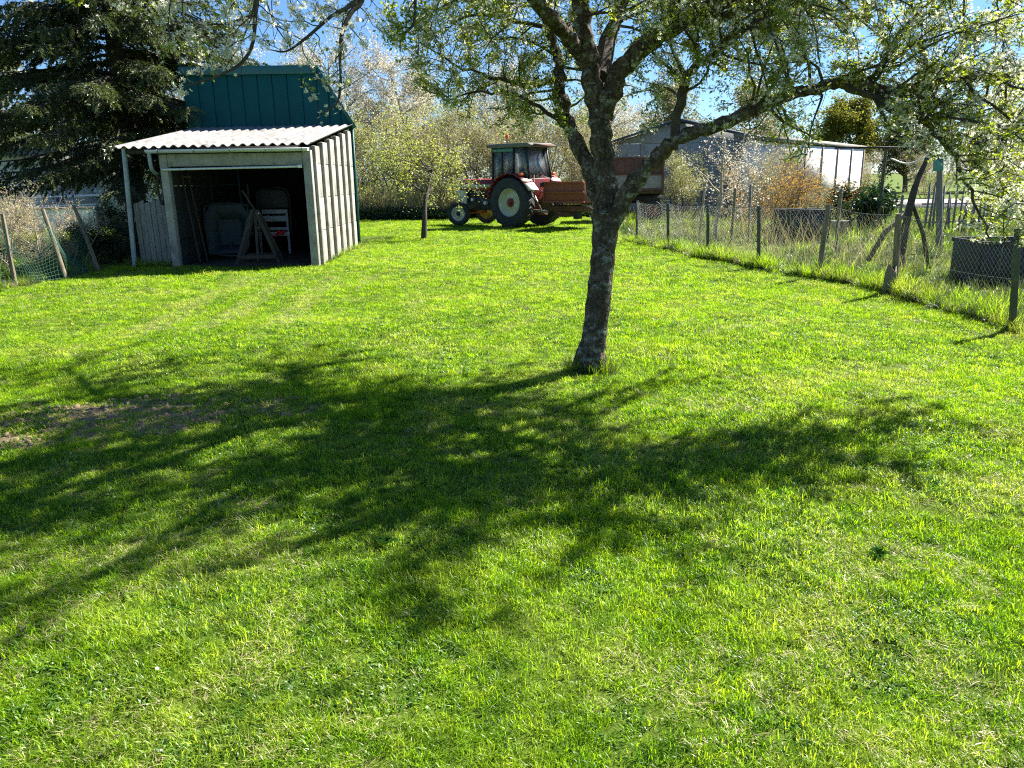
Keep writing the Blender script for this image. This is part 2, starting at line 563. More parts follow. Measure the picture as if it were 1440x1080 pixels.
M['green_post'] = surf('green_post', (0.03, 0.05, 0.025), (0.07, 0.085, 0.05), 9, 0.6, dirt=(0.14, 0.10, 0.06), dscale=9)
M['teal_plastic'] = surf('teal_plastic', (0.07, 0.24, 0.21), (0.10, 0.30, 0.27), 9, 0.5)
M['blind'] = surf('blind', (0.42, 0.43, 0.43), (0.52, 0.53, 0.53), 6, 0.6)
M['house_wall'] = surf('house_wall', (0.55, 0.54, 0.50), (0.65, 0.64, 0.60), 2, 0.9)
M['tile_roof'] = surf('tile_roof', (0.20, 0.09, 0.06), (0.28, 0.13, 0.085), 7, 0.85)
M['barn_panel'] = surf('barn_panel', (0.27, 0.275, 0.275), (0.37, 0.375, 0.37), 2.5, 0.9, bump=0.3, bscale=25, dirt=(0.17, 0.17, 0.165), dscale=1.5, dlo=0.55, dhi=0.75)
M['blue_edge'] = surf('blue_edge', (0.03, 0.05, 0.085), (0.05, 0.08, 0.12), 4, 0.6)
M['soil_clod'] = surf('soil_clod', (0.15, 0.11, 0.06), (0.32, 0.24, 0.14), 30, 0.95)
M['gravel'] = surf('gravel', (0.30, 0.26, 0.24), (0.46, 0.41, 0.38), 9, 0.95, bump=0.5, bscale=30)


def glass():
    m, nt, out = _nt('window_glass')
    t = nt.nodes.new('ShaderNodeBsdfTransparent')
    t.inputs[0].default_value = (0.92, 0.95, 0.95, 1)
    g = nt.nodes.new('ShaderNodeBsdfGlossy')
    g.inputs['Roughness'].default_value = 0.06
    d1 = nt.nodes.new('ShaderNodeBsdfTranslucent')
    d1.inputs[0].default_value = (0.74, 0.77, 0.77, 1)
    d2 = nt.nodes.new('ShaderNodeBsdfDiffuse')
    d2.inputs[0].default_value = (0.74, 0.77, 0.77, 1)
    d = nt.nodes.new('ShaderNodeMixShader')
    nt.links.new(d1.outputs[0], d.inputs[1])
    nt.links.new(d2.outputs[0], d.inputs[2])
    fr = nt.nodes.new('ShaderNodeFresnel')
    fr.inputs[0].default_value = 1.5
    a = nt.nodes.new('ShaderNodeMixShader')
    b = nt.nodes.new('ShaderNodeMixShader')
    nt.links.new(ramp(nt, noise(nt, 4, 5, 0.7), [(0.35, (0.20,) * 3), (0.7, (0.50,) * 3)]), b.inputs[0])
    nt.links.new(t.outputs[0], b.inputs[1])
    nt.links.new(d.outputs[0], b.inputs[2])
    nt.links.new(fr.outputs[0], a.inputs[0])
    nt.links.new(b.outputs[0], a.inputs[1])
    nt.links.new(g.outputs[0], a.inputs[2])
    nt.links.new(a.outputs[0], out.inputs[0])
    return m


M['glass'] = glass()


def ground_mat():
    m, nt, out = _nt('lawn_soil')
    g = ramp(nt, noise(nt, 5.0, 4, 0.6, 'World'), [(0.3, (0.045, 0.085, 0.009)), (0.7, (0.12, 0.175, 0.02))])
    f = ramp(nt, noise(nt, 0.6, 5, 0.6, 'World'), [(0.5, (0, 0, 0)), (0.7, (1, 1, 1))])
    g = mixc(nt, f, g, (0.14, 0.175, 0.03))
    sc = ramp(nt, noise(nt, 14, 6, 0.75, 'World'), [(0.3, (0.13, 0.095, 0.05)), (0.7, (0.34, 0.26, 0.155))])
    geo = nt.nodes.new('ShaderNodeNewGeometry')
    mp = nt.nodes.new('ShaderNodeMapping')
    mp.vector_type = 'TEXTURE'
    mp.inputs['Location'].default_value = (-2.95, 4.95, 0)
    mp.inputs['Rotation'].default_value = (0, 0, R(12))
    mp.inputs['Scale'].default_value = (1.55, 0.52, 1)
    nt.links.new(geo.outputs['Position'], mp.inputs[0])
    ln = nt.nodes.new('ShaderNodeVectorMath')
    ln.operation = 'LENGTH'
    nt.links.new(mp.outputs[0], ln.inputs[0])
    ad = nt.nodes.new('ShaderNodeMath')
    ad.operation = 'ADD'
    nt.links.new(ln.outputs['Value'], ad.inputs[0])
    ms = nt.nodes.new('ShaderNodeMath')
    ms.operation = 'MULTIPLY_ADD'
    ms.inputs[1].default_value = 1.4
    ms.inputs[2].default_value = -0.7
    nt.links.new(noise(nt, 2.6, 5, 0.65, 'World'), ms.inputs[0])
    nt.links.new(ms.outputs[0], ad.inputs[1])
    fs = ramp(nt, ad.outputs[0], [(0.85, (1, 1, 1)), (1.0, (0, 0, 0))])
    c = mixc(nt, fs, g, sc)
    p = nt.nodes.new('ShaderNodeBsdfPrincipled')
    p.inputs['Roughness'].default_value = 0.95
    p.inputs['Specular IOR Level'].default_value = 0.1
    nt.links.new(c, p.inputs['Base Color'])
    b = nt.nodes.new('ShaderNodeBump')
    b.inputs['Strength'].default_value = 0.8
    b.inputs['Distance'].default_value = 0.03
    nt.links.new(noise(nt, 28, 6, 0.75, 'World'), b.inputs['Height'])
    nt.links.new(b.outputs[0], p.inputs['Normal'])
    nt.links.new(p.outputs[0], out.inputs[0])
    return m


M['ground'] = ground_mat()

# ------------------------------------------------------------------ ground
def grid_axis(lo, hi, fine_lo, fine_hi, step):
    a = np.arange(fine_lo, fine_hi + 1e-6, step)
    left = fine_lo - np.cumsum(np.geomspace(step * 2, abs(fine_lo - lo) * 0.25, 14))
    right = fine_hi + np.cumsum(np.geomspace(step * 2, abs(hi - fine_hi) * 0.25, 14))
    return np.concatenate([[lo], left[left > lo][::-1], a, right[right < hi], [hi]])


gx = grid_axis(-500, 500, -14, 16, 0.22)
gy = grid_axis(-60, 800, -1, 34, 0.22)
X, Y = np.meshgrid(gx, gy)
Vg = np.stack([X, Y, gz(X, Y)], -1).reshape(-1, 3)
nx, ny = len(gx), len(gy)
i, j = np.meshgrid(np.arange(nx - 1), np.arange(ny - 1))
b = (j * nx + i).ravel()
o = link('ground', np_mesh('ground', Vg, np.stack([b, b + 1, b + nx + 1, b + nx], -1)), M['ground'], smooth=True)
tag(o, kind='structure')

# gravel drive beyond the vegetable garden
mb = MB()
dr = np.array([(13.2, 36.0), (16.0, 34.2), (24, 33.2), (40, 33.0), (40, 44), (24, 45), (14, 43)])
mb.prism([(x, y, 0.004) for x, y in dr], (0, 0, 0.016))
tag(mb.build('gravel_drive', M['gravel']), kind='structure')


# ------------------------------------------------------------------ grass
def blade_set(n, radius, h, w, lean, curl=0.5, rng=RNG):
    """n curved blades: 2 quads and a tip each."""
    a = rng.uniform(0, 2 * math.pi, n)
    r = radius * np.sqrt(rng.uniform(0, 1, n))
    base = np.stack([r * np.cos(a), r * np.sin(a), np.full(n, -0.004)], -1)
    hh = rng.uniform(h[0], h[1], n)
    ww = rng.uniform(w[0], w[1], n)
    d = rng.uniform(0, 2 * math.pi, n)
    D = np.stack([np.cos(d), np.sin(d), np.zeros(n)], -1)
    s = d + math.pi / 2 + rng.uniform(-0.9, 0.9, n)
    S = np.stack([np.cos(s), np.sin(s), np.zeros(n)], -1)
    ln = rng.uniform(lean[0], lean[1], n)
    Z = np.array([0, 0, 1.0])
    V = np.empty((n, 7, 3))
    for k, t in enumerate((0.0, 0.45, 0.8)):
        c = base + Z * (hh * (t - 0.25 * ln * t * t))[:, None] + D * (hh * ln * (t * (1 - curl) + curl * t * t))[:, None]
        wd = (ww * (1.0, 0.95, 0.6)[k] / 2)[:, None]
        V[:, 2 * k] = c - S * wd
        V[:, 2 * k + 1] = c + S * wd
    V[:, 6] = base + Z * (hh * (1 - 0.3 * ln))[:, None] + D * (hh * ln)[:, None]
    q = np.arange(n)[:, None] * 7
    F4 = np.vstack([q + [0, 1, 3, 2], q + [2, 3, 5, 4]])
    F3 = q + [4, 5, 6]
    return V.reshape(-1, 3), F4, F3


def tuft(name, sets):
    """sets: (blade_set args, material)"""
    Vs, F4, F3, m4, m3, n = [], [], [], [], [], 0
    mats = []
    for args, mat in sets:
        V, a4, a3 = blade_set(*args)
        Vs.append(V)
        F4.append(a4 + n)
        F3.append(a3 + n)
        m4.append(np.full(len(a4), len(mats)))
        m3.append(np.full(len(a3), len(mats)))
        mats.append(mat)
        n += len(V)
    me = np_mesh(name, np.vstack(Vs), [np.vstack(F4), np.vstack(F3)])
    for m in mats:
        me.materials.append(m)
    me.polygons.foreach_set('material_index', np.concatenate(m4 + m3).astype(np.int32))
    me.polygons.foreach_set('use_smooth', np.ones(len(me.polygons), dtype=bool))
    return bpy.data.objects.new(name, me)


def scatter(name, pts, scl, idx, variants, tilt=0.15, rng=RNG):
    """Countless plants of one mass: points that carry small tuft meshes."""
    n = len(pts)
    me = bpy.data.meshes.new(name)
    me.vertices.add(n)
    me.vertices.foreach_set('co', np.asarray(pts, np.float32).ravel())
    rot = np.stack([rng.normal(0, tilt, n), rng.normal(0, tilt, n), rng.uniform(0, 2 * math.pi, n)], -1).astype(np.float32)
    a = me.attributes.new('rot', 'FLOAT_VECTOR', 'POINT')
    a.data.foreach_set('vector', rot.ravel())
    a = me.attributes.new('scl', 'FLOAT', 'POINT')
    a.data.foreach_set('value', np.asarray(scl, np.float32))
    a = me.attributes.new('idx', 'INT', 'POINT')
    a.data.foreach_set('value', np.asarray(idx, np.int32))
    o = bpy.data.objects.new(name, me)
    COL.objects.link(o)
    col = bpy.data.collections.new(name + '_tufts')
    for v in variants:
        col.objects.link(v)
    ng = bpy.data.node_groups.new(name + '_nodes', 'GeometryNodeTree')
    ng.interface.new_socket('Geometry', in_out='INPUT', socket_type='NodeSocketGeometry')
    ng.interface.new_socket('Geometry', in_out='OUTPUT', socket_type='NodeSocketGeometry')
    N, L = ng.nodes, ng.links
    gi, go = N.new('NodeGroupInput'), N.new('NodeGroupOutput')
    ci = N.new('GeometryNodeCollectionInfo')
    ci.inputs['Collection'].default_value = col
    ci.inputs['Separate Children'].default_value = True
    ci.inputs['Reset Children'].default_value = True
    ip = N.new('GeometryNodeInstanceOnPoints')
    ip.inputs['Pick Instance'].default_value = True

    def attr(nm, ty):
        q = N.new('GeometryNodeInputNamedAttribute')
        q.data_type = ty
        q.inputs['Name'].default_value = nm
        return q.outputs['Attribute']
    e = N.new('FunctionNodeEulerToRotation')
    L.new(attr('rot', 'FLOAT_VECTOR'), e.inputs[0])
    L.new(e.outputs[0], ip.inputs['Rotation'])
    L.new(attr('scl', 'FLOAT'), ip.inputs['Scale'])
    L.new(attr('idx', 'INT'), ip.inputs['Instance Index'])
    L.new(gi.outputs[0], ip.inputs['Points'])
    L.new(ci.outputs[0], ip.inputs['Instance'])
    L.new(ip.outputs[0], go.inputs[0])
    md = o.modifiers.new('scatter', 'NODES')
    md.node_group = ng
    return o


FENCE = np.array([(3.0, 19.3), (3.12, 18.9), (3.45, 16.95), (3.78, 14.8), (4.2, 13.05), (4.68, 11.65), (5.08, 10.1), (5.10, 7.55), (5.15, 5.0), (5.2, -1)])


def fence_x(y):
    return np.interp(y, FENCE[::-1, 1], FENCE[::-1, 0])


def soil_d(x, y):
    c, s = math.cos(R(12)), math.sin(R(12))
    u = ((x + 2.95) * c + (y - 4.95) * s) / 1.55
    v = (-(x + 2.95) * s + (y - 4.95) * c) / 0.52
    return np.sqrt(u * u + v * v) + 1.0 * (vnoise(x, y, 3.1, 5) - 0.5)


def lawn_points(n, y0, y1, rng=RNG):
    y = rng.uniform(y0, y1, n)
    hw = 0.78 * y + 1.8
    x = rng.uniform(-1, 1, n) * (0.78 * y1 + 1.8)
    keep = (np.abs(x) < hw) & (x < fence_x(y) - 0.05)
    keep &= ~((y > 12.2) & (x < -7.9 + 0.02 * y))
    keep &= ~((y > 14.75) & (y < 22.2) & (x < -3.55))
    keep &= ~((y > 31.3))
    keep &= x > -13
    d = soil_d(x, y)
    keep &= ~((d < 0.95) & (rng.uniform(0, 1, n) < 0.66))
    return x[keep], y[keep]


g_norm = ((30, 0.06, (0.022, 0.048), (0.0026, 0.0042), (0.2, 1.2)), M['grass'])
tufts = [
    tuft('tuft_a', [g_norm]),
    tuft('tuft_b', [((34, 0.065, (0.017, 0.040), (0.0028, 0.0046), (0.3, 1.4)), M['grass'])]),
    tuft('tuft_c', [((24, 0.05, (0.022, 0.045), (0.003, 0.0042), (0.3, 1.3)), M['grass']), ((3, 0.05, (0.02, 0.045), (0.002, 0.003), (0.8, 1.5)), M['straw'])]),
    tuft('tuft_d', [((26, 0.06, (0.016, 0.036), (0.0028, 0.004), (0.4, 1.5)), M['grass_dark']), ((8, 0.05, (0.022, 0.05), (0.003, 0.004), (0.2, 1.0)), M['grass'])]),
    tuft('tuft_e', [((18, 0.06, (0.014, 0.034), (0.003, 0.0042), (0.5, 1.7)), M['grass']), ((9, 0.065, (0.016, 0.042), (0.002, 0.0034), (0.8, 2.2)), M['straw'])]),
    tuft('tuft_f', [((20, 0.045, (0.03, 0.055), (0.0032, 0.005), (0.3, 1.3)), M['grass'])]),
    tuft('tuft_g', [((34, 0.06, (0.010, 0.022), (0.007, 0.011), (0.8, 1.8)), M['clover']), ((12, 0.05, (0.02, 0.04), (0.0028, 0.004), (0.3, 1.2)), M['grass'])]),
]
xs, ys, sc_, ix = [], [], [], []
for (y0, y1, dens, s0) in ((0.9, 3.2, 1050, 1.0), (3.2, 6.0, 640, 1.1), (6.0, 11.0, 340, 1.28), (11.0, 19.0, 150, 1.5), (19.0, 31.5, 75, 1.75)):
    n = int(dens * (y1 - y0) * 2 * (0.78 * y1 + 1.8))
    x, y = lawn_points(n, y0, y1)
    big = vnoise(x, y, 1.3, 3) * 0.6 + vnoise(x, y, 4.2, 9) * 0.4
    lush = vnoise(x, y, 0.9, 21) * 0.5 + vnoise(x, y, 2.7, 22) * 0.5
    dry = vnoise(x, y, 2.3, 31) * 0.55 + vnoise(x, y, 6.0, 32) * 0.45
    u = RNG.uniform(0, 1, len(x))
    k = np.where(u < 0.5, 0, 1)
    k = np.where((lush > 0.55) & (u < 0.55), 3, k)
    k = np.where((dry > 0.60) & (u < 0.5), 4, k)
    k = np.where((big > 0.58) & (u > 0.72), 2, k)
    k = np.where((big > 0.62) & (u > 0.93), 5, k)
    k = np.where((vnoise(x, y, 3.3, 41) > 0.70) & (u < 0.4), 6, k)
    streak = (x > -4.6) & (x < -2.2) & (y > 8.2) & (y < 13) & (np.sin((x + 0.08 * y) * 9.0) > 0.1)
    k = np.where(streak & (u < 0.85), 4, k)
    xs.append(x)
    ys.append(y)
    sc_.append(s0 * RNG.uniform(0.75, 1.2, len(x)) * (0.62 + 0.5 * big))
    ix.append(k)
x = np.concatenate(xs)
y = np.concatenate(ys)
grass = scatter('grass', np.stack([x, y, gz(x, y)], -1), np.concatenate(sc_), np.concatenate(ix), tufts)
tag(grass, 'short sunlit mown grass of the garden lawn', 'grass', kind='stuff')

# fallen petals and tiny daisies on the lawn, too many and too small to pick apart
x, y = lawn_points(1000, 1.2, 14)
x2, y2 = lawn_points(260, 8, 28)
nw = len(x)
x, y = np.concatenate([x, x2]), np.concatenate([y, y2])
n = len(x)
a = RNG.uniform(0, 6.28, n)
s = RNG.uniform(0.004, 0.009, n)
s[nw:] = RNG.uniform(0.014, 0.022, n - nw)
T = RNG.normal(0, 0.4, (n, 2))
c0 = np.stack([x, y, gz(x, y) + RNG.uniform(0.02, 0.05, n)], -1)
u = np.stack([np.cos(a), np.sin(a), T[:, 0]], -1) * s[:, None]
v = np.stack([-np.sin(a), np.cos(a), T[:, 1]], -1) * s[:, None]
V = np.stack([c0 - u, c0 - v, c0 + u, c0 + v], 1).reshape(-1, 3)
o = link('petals', np_mesh('petals', V, np.arange(4 * n).reshape(-1, 4)), M['petal'])
o.data.materials.append(M['dandelion'])
o.data.polygons.foreach_set('material_index', (np.arange(n) >= nw).astype(np.int32))
tag(o, 'tiny white petals and yellow flower heads scattered over the lawn', 'petals', kind='stuff')

# crumbs of soil on the bare patch
cl = []
for q in range(3):
    a_ = np.linspace(0, 2 * math.pi, 7, endpoint=False)
    V = np.vstack([np.stack([np.cos(a_) * RNG.uniform(0.7, 1.2, 7), np.sin(a_) * RNG.uniform(0.7, 1.2, 7), np.zeros(7)], -1), np.stack([0.6 * np.cos(a_), 0.6 * np.sin(a_), RNG.uniform(0.4, 0.8, 7)], -1), [[0, 0, 0.8]]]) * 0.012
    F4 = np.array([[k, (k + 1) % 7, 7 + (k + 1) % 7, 7 + k] for k in range(7)])
    F3 = np.array([[7 + k, 7 + (k + 1) % 7, 14] for k in range(7)])
    me = np_mesh('clod', V, [F4, F3])
    me.materials.append(M['soil_clod'])
    cl.append(bpy.data.objects.new('clod_' + 'abc'[q], me))
x = RNG.uniform(-4.8, -1.2, 2600)
y = RNG.uniform(4.2, 5.8, 2600)
kp = soil_d(x, y) < 0.95
x, y = x[kp], y[kp]
o = scatter('soil_clods', np.stack([x, y, gz(x, y)], -1), RNG.uniform(0.3, 1.5, len(x)) ** 2, RNG.integers(0, 3, len(x)), cl)
tag(o, 'crumbs of dry soil on the bare patch of lawn', 'soil', kind='stuff')

# rough growth beyond and under the wire fence
tall = [
    tuft('tall_a', [((26, 0.09, (0.16, 0.34), (0.005, 0.009), (0.2, 0.9)), M['tall_grass'])]),
    tuft('tall_b', [((20, 0.08, (0.10, 0.24), (0.005, 0.010), (0.3, 1.2)), M['tall_grass']), ((10, 0.08, (0.15, 0.36), (0.003, 0.005), (0.4, 1.2)), M['straw'])]),
    tuft('tall_c', [((34, 0.12, (0.08, 0.2), (0.008, 0.016), (0.3, 1.1)), M['bank'])]),
    tuft('tall_d', [((24, 0.07, (0.2, 0.44), (0.005, 0.008), (0.2, 0.8)), M['grass'])]),
]
px, py, ps, pk = [], [], [], []
n = 3000                                            # the strip at the fence foot
y = RNG.uniform(2.0, 19.3, n)
x = fence_x(y) + np.abs(RNG.normal(0.0, 0.25, n)) - 0.14 - 0.06 * vnoise(y, y, 1.4)
cl = vnoise(x * 0.3, y, 1.7, 4)
kp = RNG.uniform(0, 1, n) < (0.3 + 0.9 * cl)
px.append(x[kp]); py.append(y[kp])
ps.append((0.30 + 0.62 * cl[kp]) * RNG.uniform(0.6, 1.15, kp.sum()))
pk.append(RNG.choice(4, kp.sum(), p=[0.28, 0.17, 0.15, 0.40]))
n = 26000                                           # the rough field behind
y = RNG.uniform(4.0, 34, n)
x = fence_x(y) + RNG.uniform(0.15, 22, n)
kp = (np.abs(x) < 0.8 * y + 2.5) & ~((x > 13.2) & (y > 33.0)) & (x < 26)
kp &= RNG.uniform(0, 1, n) < np.clip(1.1 - y / 45, 0.35, 1)
x, y = x[kp], y[kp]
ht = vnoise(x, y, 0.6, 8)
px.append(x); py.append(y)
ps.append((0.42 + 0.60 * ht) * RNG.uniform(0.6, 1.3, len(x)))
pk.append(RNG.choice(4, len(x), p=[0.36, 0.26, 0.28, 0.10]))
n = 5200                                            # left of the netting fence
y = RNG.uniform(10.0, 26, n)
x = RNG.uniform(-20, -7.2, n)
kp = (np.abs(x) < 0.8 * y + 2) & ((y < 14.9) | (x < -7.0)) & ((x < -7.75) | ((x < -7.1) & (y > 14.9)))
x, y = x[kp], y[kp]
px.append(x); py.append(y)
ps.append(RNG.uniform(0.35, 0.9, len(x)))
pk.append(RNG.choice(4, len(x), p=[0.25, 0.15, 0.35, 0.25]))
n = 700                                             # foot of the shed, trees and poles
spots = [(-3.58, 16.9, 0.05, 1.9), (-6.75, 14.72, 0.35, 0.06), (-7.95, 13.6, 0.12, 1.2), (-8.2, 12.2, 0.4, 0.5), (0.65, 6.2, 0.19, 0.17), (3.05, 19.4, 0.2, 0.2)]
for (cx, cy, sx, sy) in spots:
    q = 60 if sx < 0.25 and sy < 0.25 else 90
    x = cx + RNG.uniform(-sx, sx, q)
    y = cy + RNG.uniform(-sy, sy, q)
    px.append(x); py.append(y)
    ps.append(RNG.uniform(0.25, 0.55, q))
    pk.append(RNG.choice(4, q, p=[0.3, 0.2, 0.1, 0.4]))
x, y = np.concatenate(px), np.concatenate(py)
o = scatter('tall_grass', np.stack([x, y, gz(x, y)], -1), np.concatenate(ps), np.concatenate(pk), tall)
tag(o, 'tall unmown grass along the fences and in the rough ground behind', 'grass', kind='stuff')


# ------------------------------------------------------------------ plants
def frames(n, rng=RNG, up=0.0):
    """Random orthonormal frames; up tilts the leaf normal to the sky."""
    w = rng.normal(0, 1, (n, 3))
    w[:, 2] = np.abs(w[:, 2]) + up
    w /= np.linalg.norm(w, axis=1)[:, None]
    u = np.cross(w, rng.normal(0, 1, (n, 3)))
    u /= np.linalg.norm(u, axis=1)[:, None] + 1e-9
    return u, np.cross(w, u), w


def leaves(P, size, aspect=0.5, rng=RNG, up=0.3, fold=0.12):
    n = len(P)
    u, v, w = frames(n, rng, up)
    s = np.asarray(size).reshape(-1, 1) if not np.isscalar(size) else np.full((n, 1), size)
    V = np.empty((n, 4, 3))
    V[:, 0] = P
    V[:, 1] = P + u * s * 0.5 + v * s * aspect / 2 + w * s * fold
    V[:, 2] = P + u * s
    V[:, 3] = P + u * s * 0.5 - v * s * aspect / 2 + w * s * fold
    return V.reshape(-1, 3), np.arange(4 * n).reshape(-1, 4)


def flowers(P, size, rng=RNG):
    """Five-petalled open blossoms."""
    n = len(P)
    u, v, w = frames(n, rng, 0.1)
    s = np.asarray(size).reshape(-1, 1)
    V = np.empty((n, 16, 3))
    V[:, 0] = P
    F = []
    for k in range(5):
        for q, (da, r, h) in enumerate(((-0.42, 0.62, 0.18), (0.0, 1.0, 0.34), (0.42, 0.62, 0.18))):
            a = k * 2 * math.pi / 5 + da
            V[:, 1 + 3 * k + q] = P + (u * math.cos(a) + v * math.sin(a)) * s * r / 2 + w * s * h / 2
        F.append([0, 1 + 3 * k, 2 + 3 * k, 3 + 3 * k])
    F = (np.arange(n)[:, None, None] * 16 + np.array(F)[None]).reshape(-1, 4)
    return V.reshape(-1, 3), F


def unit(v):
    v = np.asarray(v, float)
    return v / (np.linalg.norm(v) + 1e-9)


def wander(p, d, L, n, wob, grav, rng):
    """A crooked shoot starting at p."""
    P = [np.array(p, float)]
    d = unit(d)
    for _ in range(n):
        d = unit(d + rng.normal(0, wob, 3) + np.array([0, 0, grav]))
        P.append(P[-1] + d * L / n)
    return np.array(P)


def grow_tree(rng, H, stem_h, r0, limbs, limb_len, subs, sub_len, twigs, twig_len, up=0.5, grav=0.03, stems=1, stem_spread=0.0, k=6):
    """Woody frame of a tree or bush: returns the wood and the shoots (polylines) that carry leaves."""
    wood = MB()
    shoots = []
    for sidx in range(stems):
        a0 = rng.uniform(0, 6.28)
        rad = stem_spread * math.sqrt(rng.uniform(0.05, 1)) if stems > 1 else 0
        b0 = np.array([rad * math.cos(a0), rad * math.sin(a0), -0.08])
        out = np.array([math.cos(a0), math.sin(a0), 0]) * (0.35 if stems > 1 else 0.06)
        h = H * rng.uniform(0.7, 1.0) if stems > 1 else H
        tr = wander(b0, np.array([0, 0, 1]) + out, h * 0.85, 9, 0.10, 0.05, rng)
        tr = catmull(tr, 2)
        rr = np.linspace(r0, r0 * 0.18, len(tr))
        wood.tube(tr, rr, k)
        cum = np.linspace(0, h * 0.85, len(tr))
        for q in range(limbs):
            f = rng.uniform(stem_h / max(h * 0.85, 0.1), 1.0)
            ii = int(f * (len(tr) - 1))
            a = rng.uniform(0, 6.28)
            d = np.array([math.cos(a), math.sin(a), up * rng.uniform(0.4, 1.5)])
            L = limb_len * rng.uniform(0.6, 1.15) * (1.15 - 0.6 * f)
            lb = wander(tr[ii], d, L, 7, 0.16, grav, rng)
            rl = np.linspace(rr[ii] * 0.6, rr[ii] * 0.12 + 0.003, 8)
            wood.tube(lb, rl, max(4, k - 2), cap=False)
            shoots.append(lb[4:])
            for z in range(subs):
                jj = rng.integers(2, 8)
                d2 = unit(lb[jj] - lb[jj - 1]) + rng.normal(0, 0.7, 3)
                sb = wander(lb[jj], d2, sub_len * rng.uniform(0.5, 1.2), 5, 0.2, grav, rng)
                wood.tube(sb, np.linspace(rl[jj] * 0.6, 0.003, 6), 3, cap=False)
                shoots.append(sb[1:])
                for t in range(twigs):
                    kk = rng.integers(1, 6)
                    d3 = unit(sb[kk] - sb[kk - 1]) + rng.normal(0, 0.8, 3)
                    tw = wander(sb[kk], d3, twig_len * rng.uniform(0.5, 1.3), 3, 0.2, grav, rng)
                    wood.tube(tw, np.linspace(0.004, 0.002, 4), 3, cap=False)
                    shoots.append(tw)
    return wood, shoots


def along(shoots, n, rng, jit):
    """n points spread over the shoots."""
    segs = np.vstack([np.stack([s[:-1], s[1:]], 1) for s in shoots if len(s) > 1])
    L = np.linalg.norm(segs[:, 1] - segs[:, 0], axis=1)
    pick = rng.choice(len(segs), n, p=L / L.sum())
    t = rng.uniform(0, 1, (n, 1))
    return segs[pick, 0] * (1 - t) + segs[pick, 1] * t + rng.normal(0, jit, (n, 3))


PROTO = {}


def proto_tree(key, seed, leaf_n, leaf_size, leaf_mat, wood_mat, jit=0.08, aspect=0.5, second=None, **kw):
    rng = np.random.default_rng(seed)
    wood, shoots = grow_tree(rng, **kw)
    wm = wood.mesh(key + '_wood')
    wm.materials.append(wood_mat)
    P = along(shoots, leaf_n, rng, jit)
    V, F = leaves(P, leaf_size * rng.uniform(0.6, 1.25, leaf_n), aspect, rng)
    cm = np_mesh(key + '_crown', V, F)
    cm.materials.append(leaf_mat)
    if second:
        cm.materials.append(second[0])
        cm.polygons.foreach_set('material_index', (rng.uniform(0, 1, leaf_n) < second[1]).astype(np.int32))
    PROTO[key] = (wm, cm)


def plant(key, name, cat, x, y, s, rz, label, group=None, sz=None, parts=('trunk', 'crown')):
    r = empty(name, (x, y, float(gz(x, y))), label, cat, rz, group)
    r.scale = (s, s, sz or s)
    for nm, me in zip(parts, PROTO[key]):
        o = bpy.data.objects.new(nm, me)
        COL.objects.link(o)
        o.parent = r
    return r


# ------------------------------------------------------------------ the plum tree in the middle of the lawn
rng = np.random.default_rng(11)
TX, TY = 0.65, 6.2
tree = empty('plum_tree', (TX, TY, 0), 'big old plum tree in white blossom and young leaf, alone in mid-lawn', 'tree')
OFF = np.array([TX, TY, 0])


def px_path(pts):
    return np.array([at(a, b_, c) for a, b_, c in pts])


limb_defs = {}
trunk_p = np.vstack([[at(830, 520, 6.2) + [0.005, 0, -0.12]], px_path([(831, 512, 6.2), (836, 470, 6.22), (843, 410, 6.25), (849, 350, 6.28), (852, 300, 6.3)])])
limb_defs['trunk'] = (trunk_p, [0.15, 0.116, 0.100, 0.096, 0.102, 0.116], 16)
fork = at(852, 300, 6.3)
limb_defs['leader'] = (np.vstack([px_path([(852, 310, 6.3), (851, 250, 6.32), (845, 190, 6.33), (836, 130, 6.34), (826, 70, 6.34), (818, 10, 6.36)]), [(0.50, 6.5, 3.3), (0.42, 6.7, 3.9), (0.55, 6.8, 4.6)]]),
                       [0.108, 0.102, 0.096, 0.090, 0.078, 0.068, 0.058, 0.042, 0.02], 14)
limb_defs['upper_right'] = (np.vstack([px_path([(846, 165, 6.33), (858, 132, 6.3), (878, 94, 6.25), (917, 60, 6.2), (962, 32, 6.1), (1002, 12, 6.0)]), [(2.1, 5.9, 3.05), (2.6, 5.8, 3.5), (3.0, 5.6, 3.9)]]),
                            [0.09, 0.088, 0.08, 0.07, 0.062, 0.055, 0.045, 0.035, 0.018], 12)
limb_defs['lower_right'] = (px_path([(848, 345, 6.28), (872, 290, 6.2), (895, 254, 6.1), (928, 216, 6.0), (968, 192, 5.9), (1027, 170, 5.8), (1089, 141, 5.7), (1134, 128, 5.65), (1183, 118, 5.6),
                                      (1228, 121, 5.55), (1275, 128, 5.5), (1330, 112, 5.5), (1390, 110, 5.5), (1470, 95, 5.5)]),
                            [0.078, 0.078, 0.070, 0.060, 0.054, 0.050, 0.046, 0.043, 0.040, 0.034, 0.033, 0.028, 0.022, 0.014], 12)
limb_defs['right_droop'] = (px_path([(1185, 118, 5.6), (1210, 128, 5.55), (1243, 147, 5.5), (1283, 163, 5.45), (1310, 180, 5.42), (1337, 210, 5.4), (1353, 243, 5.38), (1372, 290, 5.36), (1398, 345, 5.34)]),
                            [0.032, 0.029, 0.026, 0.023, 0.020, 0.016, 0.013, 0.009, 0.005], 8)
limb_defs['riser'] = (np.vstack([px_path([(948, 202, 5.94), (952, 160, 5.92), (968, 106, 5.9), (996, 80, 5.85), (1023, 56, 5.8), (1056, 36, 5.75), (1100, 8, 5.7)]), [(2.4, 5.6, 2.9), (3.0, 5.4, 3.2)]]),
                      [0.045, 0.043, 0.040, 0.036, 0.032, 0.028, 0.024, 0.018, 0.01], 8)
